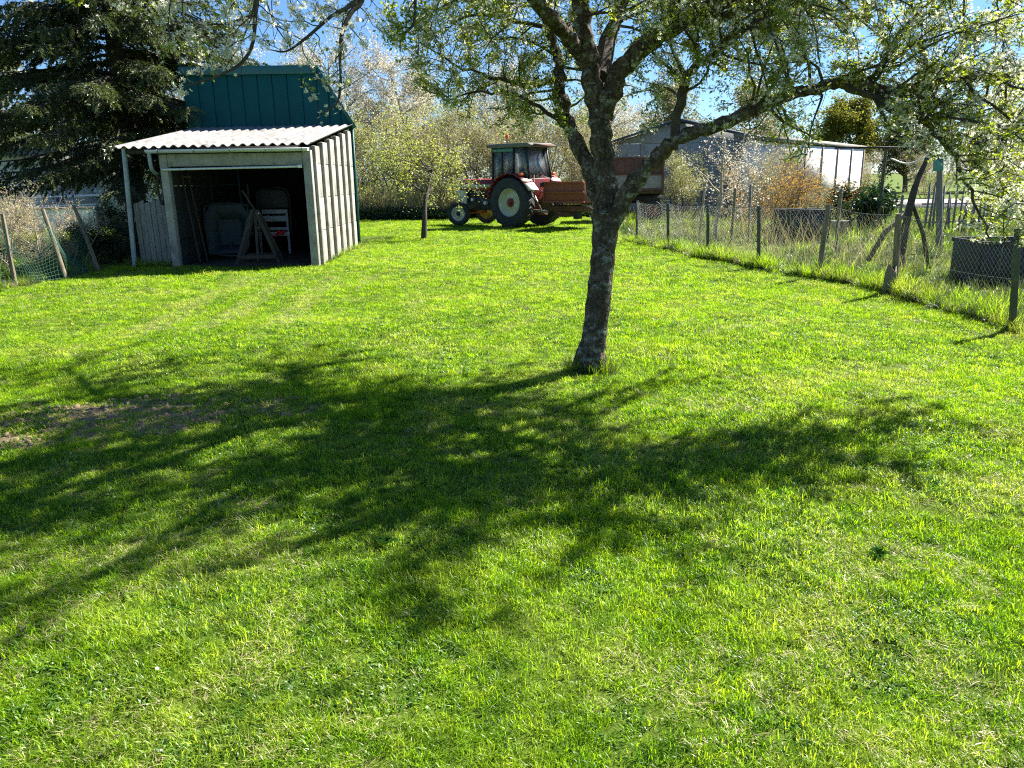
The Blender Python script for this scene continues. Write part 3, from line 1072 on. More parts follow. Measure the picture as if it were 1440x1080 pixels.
limb_defs['left_back'] = (np.vstack([px_path([(848, 318, 6.32), (834, 250, 6.4), (812, 200, 6.5), (796, 165, 6.6), (788, 128, 6.7), (786, 88, 6.85), (776, 55, 7.0), (764, 15, 7.1)]), [(0.1, 7.5, 3.3), (-0.2, 7.9, 3.7)]]),
                          [0.080, 0.080, 0.070, 0.060, 0.054, 0.048, 0.046, 0.04, 0.03, 0.015], 12)
limb_defs['left_over'] = (np.vstack([px_path([(829, 92, 6.34), (812, 70, 6.3), (798, 50, 6.2), (778, 28, 6.0), (755, 4, 5.8)]), [(-0.05, 5.5, 2.95), (-0.55, 5.0, 3.15), (-1.1, 4.6, 3.1), (-1.7, 4.4, 2.9), (-2.2, 4.3, 2.7)]]),
                          [0.062, 0.058, 0.055, 0.05, 0.046, 0.042, 0.036, 0.028, 0.02, 0.012], 10)
limb_defs['back_right'] = (np.array([(0.72, 6.4, 2.3), (0.95, 7.0, 2.9), (1.3, 7.8, 3.4), (1.5, 8.6, 3.9), (1.7, 9.3, 4.2)]), [0.07, 0.055, 0.042, 0.03, 0.012], 8)  # limbs from here rise out of view, placed to shape the lawn shadow
limb_defs['back_left'] = (np.array([(0.12, 7.4, 3.2), (-0.1, 8.0, 3.6), (-0.2, 8.7, 3.9), (-0.5, 9.3, 4.1)]), [0.04, 0.034, 0.024, 0.01], 6)
limb_defs['left_out'] = (np.array([(-0.05, 7.4, 3.25), (-0.8, 7.2, 3.5), (-1.6, 6.8, 3.7), (-2.4, 6.4, 3.6)]), [0.04, 0.034, 0.024, 0.01], 6)
limb_defs['over_right'] = (np.array([(2.1, 5.9, 3.05), (2.7, 5.9, 3.05), (3.3, 6.0, 3.1), (3.9, 6.1, 3.0)]), [0.042, 0.035, 0.024, 0.01], 6)
limb_defs['front'] = (np.array([(0.5, 6.5, 3.3), (0.42, 5.9, 3.45), (0.3, 5.3, 3.5), (0.1, 4.75, 3.35)]), [0.05, 0.04, 0.026, 0.01], 6)
limb_defs['front_right'] = (np.array([(1.6, 6.05, 2.75), (1.9, 6.4, 3.2), (2.1, 6.9, 3.5), (2.2, 7.4, 3.7)]), [0.045, 0.036, 0.022, 0.01], 6)
# limbs added to shape the lawn shadow, then boughs drooping before the shed
limb_defs['top_a'] = (np.array([(0.46, 6.6, 3.6), (-0.2, 6.3, 3.9), (-0.9, 6.0, 4.0), (-1.5, 5.7, 3.9)]), [0.04, 0.032, 0.022, 0.01], 6)
limb_defs['top_b'] = (np.array([(0.5, 6.6, 3.7), (1.1, 6.9, 4.1), (1.7, 6.9, 4.3), (2.2, 6.7, 4.3)]), [0.04, 0.032, 0.022, 0.01], 6)
limb_defs['front_b'] = (np.array([(1.2, 6.2, 2.55), (1.2, 5.7, 3.0), (1.15, 5.35, 3.15), (1.05, 5.05, 3.15)]), [0.035, 0.028, 0.02, 0.01], 6)
limb_defs['right_back'] = (np.array([(1.5, 6.1, 2.62), (2.2, 6.6, 2.95), (2.9, 7.0, 3.15), (3.5, 7.2, 3.2)]), [0.04, 0.032, 0.022, 0.01], 6)
limb_defs['right_back2'] = (np.array([(1.45, 6.1, 2.6), (1.7, 6.9, 2.95), (2.3, 7.5, 3.2), (2.6, 8.0, 3.4)]), [0.035, 0.028, 0.02, 0.01], 6)
limb_defs['hang_a'] = (np.vstack([[(-0.62, 4.9, 3.14)], px_path([(520, -40, 4.5), (508, 2, 4.4), (494, 17, 4.35), (482, 44, 4.3), (478, 76, 4.28), (479, 117, 4.26), (473, 146, 4.24), (450, 160, 4.22)])]),
                       [0.028, 0.018, 0.015, 0.013, 0.011, 0.009, 0.007, 0.005, 0.003], 6)
limb_defs['hang_b'] = (px_path([(512, -10, 4.42), (490, 10, 4.35), (467, 22, 4.3), (432, 52, 4.25), (403, 72, 4.2), (380, 70, 4.2)]), [0.013, 0.012, 0.010, 0.008, 0.006, 0.003], 6)
limb_defs['hang_c'] = (np.vstack([[(-1.15, 4.6, 3.08)], px_path([(372, -60, 4.3), (361, 5, 4.2), (356, 58, 4.18), (341, 87, 4.15), (315, 103, 4.12), (288, 113, 4.1), (256, 122, 4.1)])]),
                       [0.02, 0.014, 0.011, 0.009, 0.008, 0.006, 0.005, 0.003], 6)
limb_defs['hang_d'] = (px_path([(590, -30, 4.9), (584, 0, 4.85), (582, 32, 4.8), (566, 48, 4.8), (545, 50, 4.8)]), [0.012, 0.010, 0.008, 0.006, 0.003], 6)
limb_defs['hang_e'] = (px_path([(360, 20, 4.2), (330, 30, 4.2), (300, 34, 4.2), (270, 20, 4.2)]), [0.009, 0.007, 0.005, 0.003], 5)
limb_defs['twiggy_left'] = (px_path([(786, 110, 6.85), (740, 120, 6.8), (690, 108, 6.75), (640, 92, 6.7), (590, 60, 6.6)]), [0.022, 0.018, 0.014, 0.010, 0.004], 6)
limb_defs['twiggy_left2'] = (px_path([(800, 185, 6.55), (760, 150, 6.5), (715, 130, 6.45), (668, 132, 6.4), (625, 138, 6.35), (590, 118, 6.3)]), [0.02, 0.016, 0.012, 0.009, 0.007, 0.003], 6)
limb_defs['twiggy_left3'] = (px_path([(778, 40, 7.0), (720, 30, 6.9), (670, 20, 6.8), (620, 40, 6.7)]), [0.02, 0.016, 0.011, 0.004], 6)

# where leafy shoots hang down to in the photograph (lower edge of the crown)
EDGE = np.array([(-900, -60), (225, 40), (240, 135), (340, 130), (352, 60), (420, 110), (440, 175), (490, 190), (505, 90), (530, 40), (556, 90), (575, 128), (620, 150), (680, 190), (720, 196), (760, 215), (800, 232), (830, 205), (880, 190), (915, 230), (955, 205),
                 (1000, 190), (1060, 215), (1110, 236), (1152, 236), (1166, 118), (1212, 122), (1232, 188), (1262, 214), (1285, 225), (1325, 245), (1345, 310), (1372, 372), (1402, 392), (1440, 350), (1700, 320)], float)


def under_edge(P, slack=0):
    qx, qy = proj(P)
    return qy < np.interp(qx, EDGE[:, 0], EDGE[:, 1]) + slack


wood = MB()
limb_lines = {}
for nm, (P, rr, k) in limb_defs.items():
    n = 6 if k >= 10 else 4
    C = catmull(P, n)
    if nm not in ('trunk',) and not nm.startswith('hang'):
        C[2:-1] += rng.normal(0, 0.010, (len(C) - 3, 3))
    rad = np.interp(np.linspace(0, 1, len(C)), np.linspace(0, 1, len(rr)), rr)
    rad = rad * (1 + rng.normal(0, 0.05, len(C)))
    rad = rad * {'leader': 0.88, 'left_back': 0.86, 'upper_right': 0.9, 'lower_right': 0.92, 'riser': 0.8}.get(nm, 1.0)
    if nm == 'trunk':
        tr = MB().tube(C - OFF, rad, 28, jit=0.035)
        tr.build('trunk', M['bark'], tree, smooth=True)
    elif k >= 10:
        MB().tube(C - OFF, rad, k + 6, jit=0.05).build('limb', M['bark'], tree, smooth=True)
    else:
        wood.tube(C - OFF, rad, k, jit=0.05)
    limb_lines[nm] = (C, rad)

for q in range(6):                                  # root flare
    a_ = q * 1.05 + rng.uniform(-0.25, 0.25)
    c_, s__ = math.cos(a_), math.sin(a_)
    L_ = rng.uniform(0.15, 0.21)
    MB().tube(catmull([(0.05 * c_, 0.05 * s__, 0.20), (0.105 * c_, 0.105 * s__, 0.07), (L_ * 0.7 * c_, L_ * 0.7 * s__, 0.012), (L_ * c_, L_ * s__, -0.05)], 4), np.linspace(0.05, 0.02, 13), 9, jit=0.06).build('root', M['bark'], tree, smooth=True)
shoots, shoot_w = [], []
for nm, (C, rad) in limb_lines.items():
    if nm == 'trunk':
        continue
    hang = nm.startswith('hang')
    seg = np.linalg.norm(np.diff(C, axis=0), axis=1)
    L = seg.sum()
    cum = np.concatenate([[0], np.cumsum(seg)])
    start = {'leader': 0.42, 'upper_right': 0.3, 'lower_right': 0.42, 'left_back': 0.32, 'left_over': 0.25}.get(nm, 0.1)
    step = 0.06 if hang else (0.05 if nm in ('right_droop', 'over_right') else 0.09 if nm.startswith('twiggy') or nm == 'left_back' else 0.06 if nm[:3] in ('top', 'bac', 'lef', 'fro') else 0.055 if nm.startswith('right_back') else 0.047)
    if nm == 'lower_right':
        step = 0.048
    for s in np.arange(start * L, L, step):
        i = min(np.searchsorted(cum, s), len(C) - 1)
        t = unit(C[i] - C[i - 1])
        for _ in range(3 if hang else 6):
            d = unit(np.cross(t, rng.normal(0, 1, 3))) + 0.45 * t
            if nm == 'lower_right' and rng.uniform() < 0.45:
                d = d + np.array([0, 0, -0.5])
            Lb = rng.uniform(0.08, 0.28) if hang else rng.uniform(0.35, 1.05)
            if nm.startswith('twiggy'):
                Lb = rng.uniform(0.15, 0.5)
            B = wander(C[i], d, Lb, 6, 0.20, -0.02 if rng.uniform() < 0.4 else 0.05, rng)
            if under_edge(B).all():
                break
        else:
            continue
        r0 = min(rad[i] * 0.45, 0.012 if not hang else 0.004)
        wood.tube(B - OFF, np.linspace(r0, 0.003 if not hang else 0.0018, 7), 4 if r0 > 0.006 else 3, cap=False)
        shoots.append(B[2:] if not hang else B)
        shoot_w.append(hang)
        for q in range(rng.integers(3, 7) if not hang else 2):
            j = rng.integers(1, 7)
            d = unit(B[j] - B[j - 1]) + rng.normal(0, 0.75, 3)
            Tw = wander(B[j], d, rng.uniform(0.12, 0.42) * (0.4 if hang else 1), 4, 0.22, 0.0, rng)
            if not under_edge(Tw).all():
                continue
            wood.tube(Tw - OFF, np.linspace(0.0045 if not hang else 0.002, 0.0018, 5), 3, cap=False)
            shoots.append(Tw)
            shoot_w.append(hang)
            for q2 in range(rng.integers(0, 3) if not hang else 0):
                j2 = rng.integers(1, 5)
                d = unit(Tw[j2] - Tw[j2 - 1]) + rng.normal(0, 0.9, 3)
                T3 = wander(Tw[j2], d, rng.uniform(0.08, 0.22), 3, 0.2, 0.0, rng)
                if under_edge(T3).all():
                    wood.tube(T3 - OFF, np.linspace(0.0028, 0.0015, 4), 3, cap=False)
                    shoots.append(T3)
                    shoot_w.append(hang)
wood.build('branches', M['dark_bark'], tree, recalc=False, smooth=True)
Ls = np.array([np.linalg.norm(np.diff(s_, axis=0), axis=1).sum() for s_ in shoots])
print('plum shoots', len(shoots), 'length', Ls.sum())
# leaf tufts and blossom clusters sit on spurs along the shoots
ns = int(Ls.sum() / 0.052)
SP = along(shoots, ns, rng, 0.008)
sx, sy = proj(SP)
hs_ = [s_ for s_, h_ in zip(shoots, shoot_w) if h_]
SPH = along(hs_, int(sum(np.linalg.norm(np.diff(s_, axis=0), axis=1).sum() for s_ in hs_) / 0.13), rng, 0.004)
SP = np.vstack([SP, SPH])
SP = SP[under_edge(SP, 6)]
sx, sy = proj(SP)
SP = SP[~((sx < 530) & (sy > -30) & (rng.uniform(0, 1, len(SP)) < 0.5))]
sx, sy = proj(SP)
right = np.clip((sx - 900) / 400, 0, 1) + (sx < 520)
isf = rng.uniform(0, 1, len(SP)) < (0.38 + 0.10 * np.clip(right, 0, 1) + 0.25 * (sx < 520))
LP = np.repeat(SP[~isf], 9, axis=0)
LP = LP + rng.normal(0, 0.018, LP.shape)
FP = np.repeat(SP[isf], 7, axis=0)
FP = FP + rng.normal(0, 0.019, FP.shape)
V, F = leaves(LP, rng.uniform(0.018, 0.036, len(LP)), 0.5, rng, 0.2)
link('leaves', np_mesh('leaves', V - OFF, F), M['plum_leaf'], tree)['kind'] = 'stuff'
fx_, _ = proj(FP)
V, F = flowers(FP, rng.uniform(0.021, 0.031, len(FP)) * np.where(fx_ < 520, 1.15, 1.0), rng)
link('blossoms', np_mesh('blossoms', V - OFF, F), M['petal'], tree)['kind'] = 'stuff'
print('plum leaves', len(LP), 'flowers', len(FP))

# ------------------------------------------------------------------ open shed with corrugated roof
SX0, SX1, SYF, SYB = -6.33, -3.62, 14.75, 18.62
shed = empty('open_shed', ((SX0 + SX1) / 2, SYF, 0), 'open-fronted concrete shed with pale corrugated lean-to roof, beside the teal barn', 'shed')


def rz_(y):   # roof underside height
    return 2.17 + (y - SYF) * (2.72 - 2.17) / (SYB - SYF)


PITCH_W, AMP = 0.179, 0.023
x0 = -7.12
sheets = []
for q in range(4):                      # four roofing sheets side by side, each lapping the next
    w = 5 * PITCH_W - 0.01 if q == 3 else 5 * PITCH_W + 0.05
    xa = np.linspace(x0, x0 + w, 45)
    dz = 0.006 * q % 2 + RNG.uniform(0, 0.006)
    yf = SYF - 0.20 + RNG.uniform(-0.015, 0.015)
    ya = np.array([yf, (yf + SYB) / 2, SYB + 0.0])
    XX, YY = np.meshgrid(xa, ya)
    prof = np.cos(2 * math.pi * (XX + 7.12) / PITCH_W)
    prof = np.sign(prof) * np.abs(prof) ** 0.75
    ZZ = rz_(YY) + 0.040 + AMP * prof + 0.006 * q + 0.004 * np.sin(5 * XX)
    Vt = np.stack([XX, YY, ZZ + 0.004], -1).reshape(-1, 3)
    Vb = np.stack([XX, YY, ZZ - 0.004], -1).reshape(-1, 3)
    nX, nY = 45, 3
    ii, jj = np.meshgrid(np.arange(nX - 1), np.arange(nY - 1))
    bq = (jj * nX + ii).ravel()
    Ft = np.stack([bq, bq + 1, bq + nX + 1, bq + nX], -1)
    nV = len(Vt)
    e = np.arange(nX - 1)
    Ff = np.stack([e, e + nV, e + 1 + nV, e + 1], -1)
    l_ = np.arange(nY - 1) * nX
    Fl = np.stack([l_, l_ + nX, l_ + nX + nV, l_ + nV], -1)
    rI = l_ + nX - 1
    Fr = np.stack([rI, rI + nV, rI + nX + nV, rI + nX], -1)
    m_ = MB()
    m_.add(np.vstack([Vt, Vb]), np.vstack([Ft, Ft[:, ::-1] + nV, Ff, Fl, Fr]))
    m_.build('roof_sheet', M['fibre_cement'], shed, world=True, smooth=True)
    x0 += 5 * PITCH_W
# purlins and rafters under the sheets
for yy in (SYF - 0.02, (SYF + SYB) / 2, SYB - 0.12):
    MB().span((-7.05, yy - 0.04, rz_(yy) - 0.095), (SX1 - 0.02, yy + 0.04, rz_(yy) + 0.008)).build('purlin', M['dark_wood'], shed, world=True)
# front: posts, lintel, door rail
MB().span((SX0 - 0.07, SYF - 0.06, -0.05), (SX0 + 0.07, SYF + 0.10, 2.06)).build('post', M['concrete'], shed, world=True, bevel=0.012)
MB().span((SX1 - 0.15, SYF - 0.06, -0.05), (SX1 + 0.0, SYF + 0.10, 2.10)).build('post', M['concrete'], shed, world=True, bevel=0.012)
MB().span((SX0 + 0.073, SYF - 0.045, 1.84), (SX1 - 0.153, SYF + 0.06, 2.062)).build('lintel', M['concrete'], shed, world=True, bevel=0.01)
rail = MB().tube([(SX0 - 0.02, SYF - 0.095, 1.79), (SX1 - 0.22, SYF - 0.095, 1.81)], 0.022, 10).build('door_rail', M['gutter'], shed, world=True, smooth=True)
MB().box((SX1 - 0.20, SYF - 0.095, 1.812), (0.07, 0.06, 0.055)).build('end_cap', M['white_paint'], rail, world=True, bevel=0.008)
# gutter: half-round channel with brackets and a short outlet
a = np.linspace(math.pi, 2 * math.pi, 9)
gy_, gzc = SYF - 0.20, 2.135
pr = [(gy_ + 0.062 * math.cos(t), gzc + 0.062 * math.sin(t)) for t in a] + [(gy_ + 0.055 * math.cos(t), gzc + 0.055 * math.sin(t)) for t in a[::-1]]
mb = MB().prism([(SX0 - 0.22, y, z) for y, z in pr], (SX1 - SX0 + 0.22, 0, 0))
gut = mb.build('gutter', M['gutter'], shed, world=True)
for xx in np.linspace(SX0, SX1 - 0.1, 5):
    MB().tube([(xx, gy_ + 0.068 * math.cos(t), gzc + 0.068 * math.sin(t)) for t in a], 0.008, 5).build('bracket', M['zinc'], gut, world=True)
dp = MB().tube(catmull([(SX0 - 0.17, gy_, 2.08), (SX0 - 0.17, gy_ + 0.01, 1.86), (SX0 - 0.17, gy_ + 0.12, 1.74), (SX0 - 0.17, gy_ + 0.5, 1.70)], 5), 0.034, 10)
dp.build('downpipe', M['zinc'], shed, world=True, smooth=True)
# side bay: steel post and weathered planks
MB().tube([(-7.12, SYF - 0.05, -0.05), (-7.02, SYF - 0.03, 2.17)], 0.045, 12).build('steel_post', M['zinc'], shed, world=True, smooth=True)
xx = -7.04
for q in range(6):
    w = 0.098 + RNG.uniform(-0.012, 0.012)
    h = 1.22 + RNG.uniform(-0.05, 0.06)
    y_ = SYF + 0.06 + RNG.uniform(0, 0.012)
    tl = RNG.uniform(-0.02, 0.02)
    MB().prism([(xx, y_, 0.02), (xx + w, y_, 0.02), (xx + w, y_, h + tl), (xx + w * 0.45, y_, h + 0.01), (xx, y_, h - tl)], (0, 0.022, 0)).build('plank', M['grey_wood'], shed, world=True, bevel=0.003)
    xx += w + 0.008
MB().span((-7.08, SYF + 0.10, 0.85), (SX0 - 0.072, SYF + 0.15, 0.94)).build('plank_rail', M['grey_wood'], shed, world=True)
# right-hand side wall of concrete slabs between standing ribs
ny_ = 6
seg = (SYB - SYF - 0.12) / ny_
for q in range(ny_):
    ya, yb = SYF + 0.11 + q * seg, SYF + 0.11 + (q + 1) * seg
    MB().span((SX1 - 0.055, ya, -0.05), (SX1 + 0.055, ya + 0.13, rz_(ya) - 0.01)).build('wall_rib', M['concrete_pale'], shed, world=True, bevel=0.012)
    hs = [0, 0.62, 1.24, 1.86, rz_(ya + 0.13) - 0.012]
    for k in range(4):
        z0, z1 = hs[k] + 0.004, hs[k + 1] - 0.004
        dx = RNG.uniform(-0.006, 0.006)
        MB().span((SX1 - 0.045 + dx, ya + 0.134, z0), (SX1 + dx, yb - 0.004, z1)).build('wall_slab', M['concrete_pale'], shed, world=True, bevel=0.008)
# lining, inside shade put into its colours: back wall of boards, left wall of blocks, earth floor
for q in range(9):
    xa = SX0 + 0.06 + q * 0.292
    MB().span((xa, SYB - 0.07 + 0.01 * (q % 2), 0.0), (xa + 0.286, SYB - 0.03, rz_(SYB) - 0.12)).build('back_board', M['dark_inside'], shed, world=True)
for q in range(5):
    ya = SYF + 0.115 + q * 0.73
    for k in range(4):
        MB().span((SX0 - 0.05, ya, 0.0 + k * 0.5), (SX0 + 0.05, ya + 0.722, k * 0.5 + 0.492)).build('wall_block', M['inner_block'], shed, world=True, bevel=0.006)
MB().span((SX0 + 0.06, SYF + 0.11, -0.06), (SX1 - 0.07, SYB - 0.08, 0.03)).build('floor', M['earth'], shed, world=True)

# ------------------------------------------------------------------ things kept in the shed
# wheelbarrow standing on its nose against the left wall
wb = empty('wheelbarrow', (-5.72, 15.75, 0.03), 'dark teal wheelbarrow tipped up on end inside the open shed', 'wheelbarrow')
wb.rotation_euler = (R(-14), 0, R(4))
wb.scale = (1.2, 1.2, 1.3)
P0 = [(-0.30, 0, 0.10), (0.30, 0, 0.10), (0.36, 0, 0.72), (0.27, 0, 0.86), (-0.27, 0, 0.86), (-0.36, 0, 0.72)]
P1 = [(-0.17, 0.26, 0.26), (0.17, 0.26, 0.26), (0.20, 0.26, 0.62), (0.15, 0.26, 0.68), (-0.15, 0.26, 0.68), (-0.20, 0.26, 0.62)]
mb = MB()
mb.add(np.array(P0 + P1), [[k, (k + 1) % 6, 6 + (k + 1) % 6, 6 + k] for k in range(6)])
mb.poly.append([6, 7, 8, 9, 10, 11])
tray = mb.build('tray', M['barrow_teal'], wb, bevel=0.02)
sm = tray.modifiers.new('thick', 'SOLIDIFY')
sm.thickness = 0.012
MB().tube(catmull(P0 + [P0[0]], 4), 0.018, 8).build('tray_rim', M['barrow_teal'], wb, smooth=True)
for sgn in (-1, 1):
    MB().tube(catmull([(sgn * 0.08, 0.30, 0.02), (sgn * 0.22, 0.30, 0.45), (sgn * 0.30, 0.28, 0.95), (sgn * 0.31, 0.22, 1.22)], 4), 0.017, 8).build('handle', M['shaded_handle'], wb, smooth=True)
    MB().tube([(sgn * 0.24, 0.28, 0.62), (sgn * 0.26, 0.52, 0.66), (sgn * 0.24, 0.30, 0.84)], 0.013, 6).build('leg', M['shaded_handle'], wb)
wh = MB().lathe([(0.08, -0.035), (0.15, -0.045), (0.18, -0.02), (0.18, 0.02), (0.15, 0.045), (0.08, 0.035)], (0, 0.34, 0.17), 'x', 22).build('wheel', M['rubber'], wb, smooth=True)
MB().lathe([(0.005, -0.03), (0.085, -0.03), (0.085, 0.03), (0.005, 0.03)], (0, 0.34, 0.17), 'x', 14).build('rim', M['steel'], wh)

# wooden A-frame trestle in the doorway
ts = empty('wooden_trestle', (-4.88, 15.1, 0.02), 'weathered wooden A-frame trestle standing in the shed doorway', 'trestle', R(6))
for yy in (-0.12, 0.32):
    for sgn in (-1, 1):
        MB().bar((sgn * 0.40, yy, 0), (sgn * 0.035, yy * 0.5 + 0.05, 1.02 if sgn < 0 else 0.98), 0.065, 0.04, (0, 1, 0)).build('leg', M['shaded_wood'], ts, bevel=0.004)
MB().bar((-0.36, -0.15, 0.13), (0.36, -0.15, 0.13), 0.03, 0.07).build('cross_bar', M['shaded_wood'], ts, bevel=0.004)
MB().bar((0.0, -0.10, 0.05), (0.01, 0.03, 1.0), 0.05, 0.035, (0, 1, 0)).build('prop', M['shaded_wood'], ts, bevel=0.004)
MB().bar((0.06, 0.03, 0.9), (-0.20, 0.06, 1.38), 0.028, 0.02, (0, 1, 0)).build('top_bar', M['shaded_wood'], ts, bevel=0.004)
MB().bar((-0.30, 0.34, 0.13), (0.30, 0.34, 0.13), 0.03, 0.07).build('cross_bar', M['shaded_wood'], ts, bevel=0.004)

# white slatted bench on end with a dark rounded cover
bn = empty('white_slatted_bench', (-5.12, 16.7, 0.03), 'white slatted bench with a dark padded back, deep inside the shed', 'bench', R(-4))
for k, (z0, z1, xa, xb) in enumerate(((0.86, 0.95, -0.12, 0.44), (0.70, 0.82, -0.62, 0.44), (0.52, 0.58, -0.62, 0.44), (0.40, 0.49, -0.62, 0.44))):
    MB().span((xa, -0.02, z0), (xb, 0.015, z1)).build('slat', M['shaded_white'], bn, bevel=0.008)
for xx in (-0.58, -0.22, 0.40):
    MB().span((xx - 0.025, 0.02, 0.02), (xx + 0.025, 0.06, 0.95)).build('upright', M['shaded_white'], bn, bevel=0.006)
for xx in (-0.40, -0.30, -0.12):
    MB().span((xx - 0.022, -0.055, 0.36), (xx + 0.022, -0.03, 0.86)).build('strap', M['black_metal'], bn)
MB().prism([(x_, 0.02, z_) for x_, z_ in ((-0.25, 0.97), (0.46, 0.97), (0.46, 1.22), (0.40, 1.33), (0.28, 1.37), (-0.15, 1.37), (-0.25, 1.30))], (0, 0.10, 0)).build('padded_back', M['tarp_grey'], bn, bevel=0.03)
MB().tube(catmull([(0.47, 0.03, 0.45), (0.49, 0.03, 1.0), (0.48, 0.03, 1.25), (0.40, 0.03, 1.37), (0.2, 0.03, 1.40)], 5), 0.014, 8).build('hoop', M['shaded_wood'], bn, smooth=True)
bg = MB().tube(catmull([(0.16, -0.09, 0.34), (0.22, -0.1, 0.44), (0.30, -0.09, 0.40), (0.34, -0.09, 0.48)], 4), [0.02 + 0.02 * math.sin(k) ** 2 for k in range(13)], 8)
o = bg.build('red_rag', M['red_lamp'], None, smooth=True)
o.location = (-5.12, 16.68, 0.08)
tag(o, 'small crumpled red rag hung on the white bench', 'rag')

# long handles leaning in the left corner
for k, (xa, ya, xb, zb) in enumerate(((-6.05, 15.15, -6.22, 1.62), (-5.98, 15.35, -6.2, 1.75))):
    t_ = empty('garden_tool', (xa, ya, 0.03), ['long-handled hoe leaning in the shed corner, nearer the doorway', 'long-handled rake leaning in the shed corner, behind the hoe'][k], 'tool', group='tools leaning in the shed')
    MB().tube([(0, 0, 0.02), (xb - xa, 0.06, zb)], 0.016, 8).build('handle', M['shaded_handle'], t_, smooth=True)
    if k == 0:
        MB().box((xb - xa + 0.07, 0.05, zb + 0.01), (0.20, 0.03, 0.045)).build('blade', M['shaded_handle'], t_, bevel=0.006)
    else:
        hd = MB().box((xb - xa + 0.05, 0.07, zb + 0.01), (0.36, 0.025, 0.03)).build('head', M['shaded_handle'], t_)
        for q in range(9):
            MB().box((xb - xa - 0.11 + 0.04 * q, 0.04, zb - 0.01), (0.008, 0.05, 0.008)).build('tooth', M['shaded_handle'], hd)

# loop of cable on the shed post
lp = MB()
for q in range(3):
    ang = np.linspace(0, 2 * math.pi, 18)
    lp.tube(np.stack([0.05 * np.cos(ang) + 0.012 * q, 0.012 * np.sin(2 * ang) + 0.01 * q, 0.26 * np.sin(ang)], -1), 0.009, 5, cap=False)
o = lp.build('cable_loop', M['black_metal'], None, smooth=True)
o.location = (SX0 - 0.16, SYF + 0.03, 1.42)
tag(o, 'black cable looped up beside the concrete post of the shed', 'cable')

# ------------------------------------------------------------------ teal sheet-metal barn behind the shed
BX0, BX1, BXT, BY0, BY1 = -7.36, -3.575, -4.33, 18.66, 22.6
barn = empty('teal_barn', ((BX0 + BX1) / 2, BY0, 0), 'tall dark teal sheet-metal barn rising behind the open shed', 'barn')
ZT, ZE = 4.02, 2.74


def top_z(x):
    return ZT if x < BXT else ZT + (x - BXT) / (BX1 - BXT) * (ZE - ZT)


xs_ = list(np.linspace(BX0, BXT, 10)) + list(np.linspace(BXT, BX1, 4))[1:]
for xa, xb in zip(xs_[:-1], xs_[1:]):           # front cladding, panel by panel
    g_ = 0.011
    MB().prism([(xa + g_, BY0, 0.02), (xb - g_, BY0, 0.02), (xb - g_, BY0, top_z(xb - g_) - 0.02), (xa + g_, BY0, top_z(xa + g_) - 0.02)], (0, 0.04, 0)).build('cladding_panel', M['teal_metal'], barn, world=True, bevel=0.004)
    MB().span((xa - 0.016, BY0 + 0.014, 0.03), (xa + 0.016, BY0 + 0.036, top_z(xa + 0.02) - 0.05)).build('seam', M['teal_metal'], barn, world=True)
MB().span((BX0 + 0.01, BY0 + 0.045, 0), (BX1 - 0.05, BY0 + 0.09, ZE)).build('backing', M['dark_inside'], barn, world=True)
BXB = -4.62                                     # the barn narrows towards its back
for k in range(6):                               # right-hand side wall
    t0_, t1_ = k / 6, (k + 1) / 6
    ya, yb = BY0 + 0.05 + t0_ * (BY1 - BY0), BY0 + 0.04 + t1_ * (BY1 - BY0)
    xa, xb = BX1 + (BXB - BX1) * t0_, BX1 + (BXB - BX1) * t1_
    MB().prism([(xa - 0.04, ya, 0.02), (xa, ya, 0.02), (xb, yb, 0.02), (xb - 0.04, yb, 0.02)], (0, 0, ZE - 0.1)).build('cladding_panel', M['teal_metal'], barn, world=True)
for k in range(6):                               # left-hand side wall
    ya = BY0 + 0.05 + k * (BY1 - BY0) / 6
    MB().span((BX0, ya + 0.005, 0.02), (BX0 + 0.045, ya + (BY1 - BY0) / 6 - 0.005, ZT - 0.03)).build('cladding_panel', M['teal_metal'], barn, world=True, bevel=0.004)
F0 = [(BX0 - 0.06, ZT), (BXT + 0.01, ZT), (BX1 + 0.03, ZE - 0.05), (BX1 + 0.03, ZE), (BXT + 0.03, ZT + 0.05), (BX0 - 0.06, ZT + 0.05)]
dB = BXB - BX1
mb = MB()
mb.v.append(np.array([(x_, BY0 - 0.05, z_) for x_, z_ in F0] + [(x_ + (dB if x_ > BXT else 0), BY1, z_) for x_, z_ in F0]))
mb.n = 12
mb.poly += [list(range(6)), list(range(6, 12))[::-1]]
mb.f4.append(np.array([[k, (k + 1) % 6, 6 + (k + 1) % 6, 6 + k] for k in range(6)]))
rf = mb.build('roof', M['teal_trim'], barn, world=True)
MB().span((BX0 + 0.06, BY1 - 0.1, 0), (BXB - 0.05, BY1 - 0.05, ZE)).build('back_wall', M['teal_metal'], barn, world=True)
MB().span((BX0 - 0.05, BY0 - 0.07, ZT - 0.13), (BXT + 0.02, BY0 - 0.051, ZT + 0.052)).build('fascia', M['teal_trim'], rf, world=True, bevel=0.004)
MB().bar((BXT + 0.03, BY0 - 0.06, ZT + 0.02), (BX1 + 0.06, BY0 - 0.06, ZE - 0.03), 0.02, 0.09).build('verge_trim', M['teal_trim'], rf, world=True)
MB().span((BX1 - 0.03, BY0 - 0.028, 0), (BX1 + 0.012, BY0 + 0.015, ZE - 0.06)).build('corner_trim', M['teal_trim'], barn, world=True)

# ------------------------------------------------------------------ red tractor
trac = empty('red_tractor', (0.60, 25.75, 0.0), 'old red tractor with glazed cab and cream wheels parked at the end of the lawn', 'tractor', R(140))
RW, FW = 0.79, 0.40


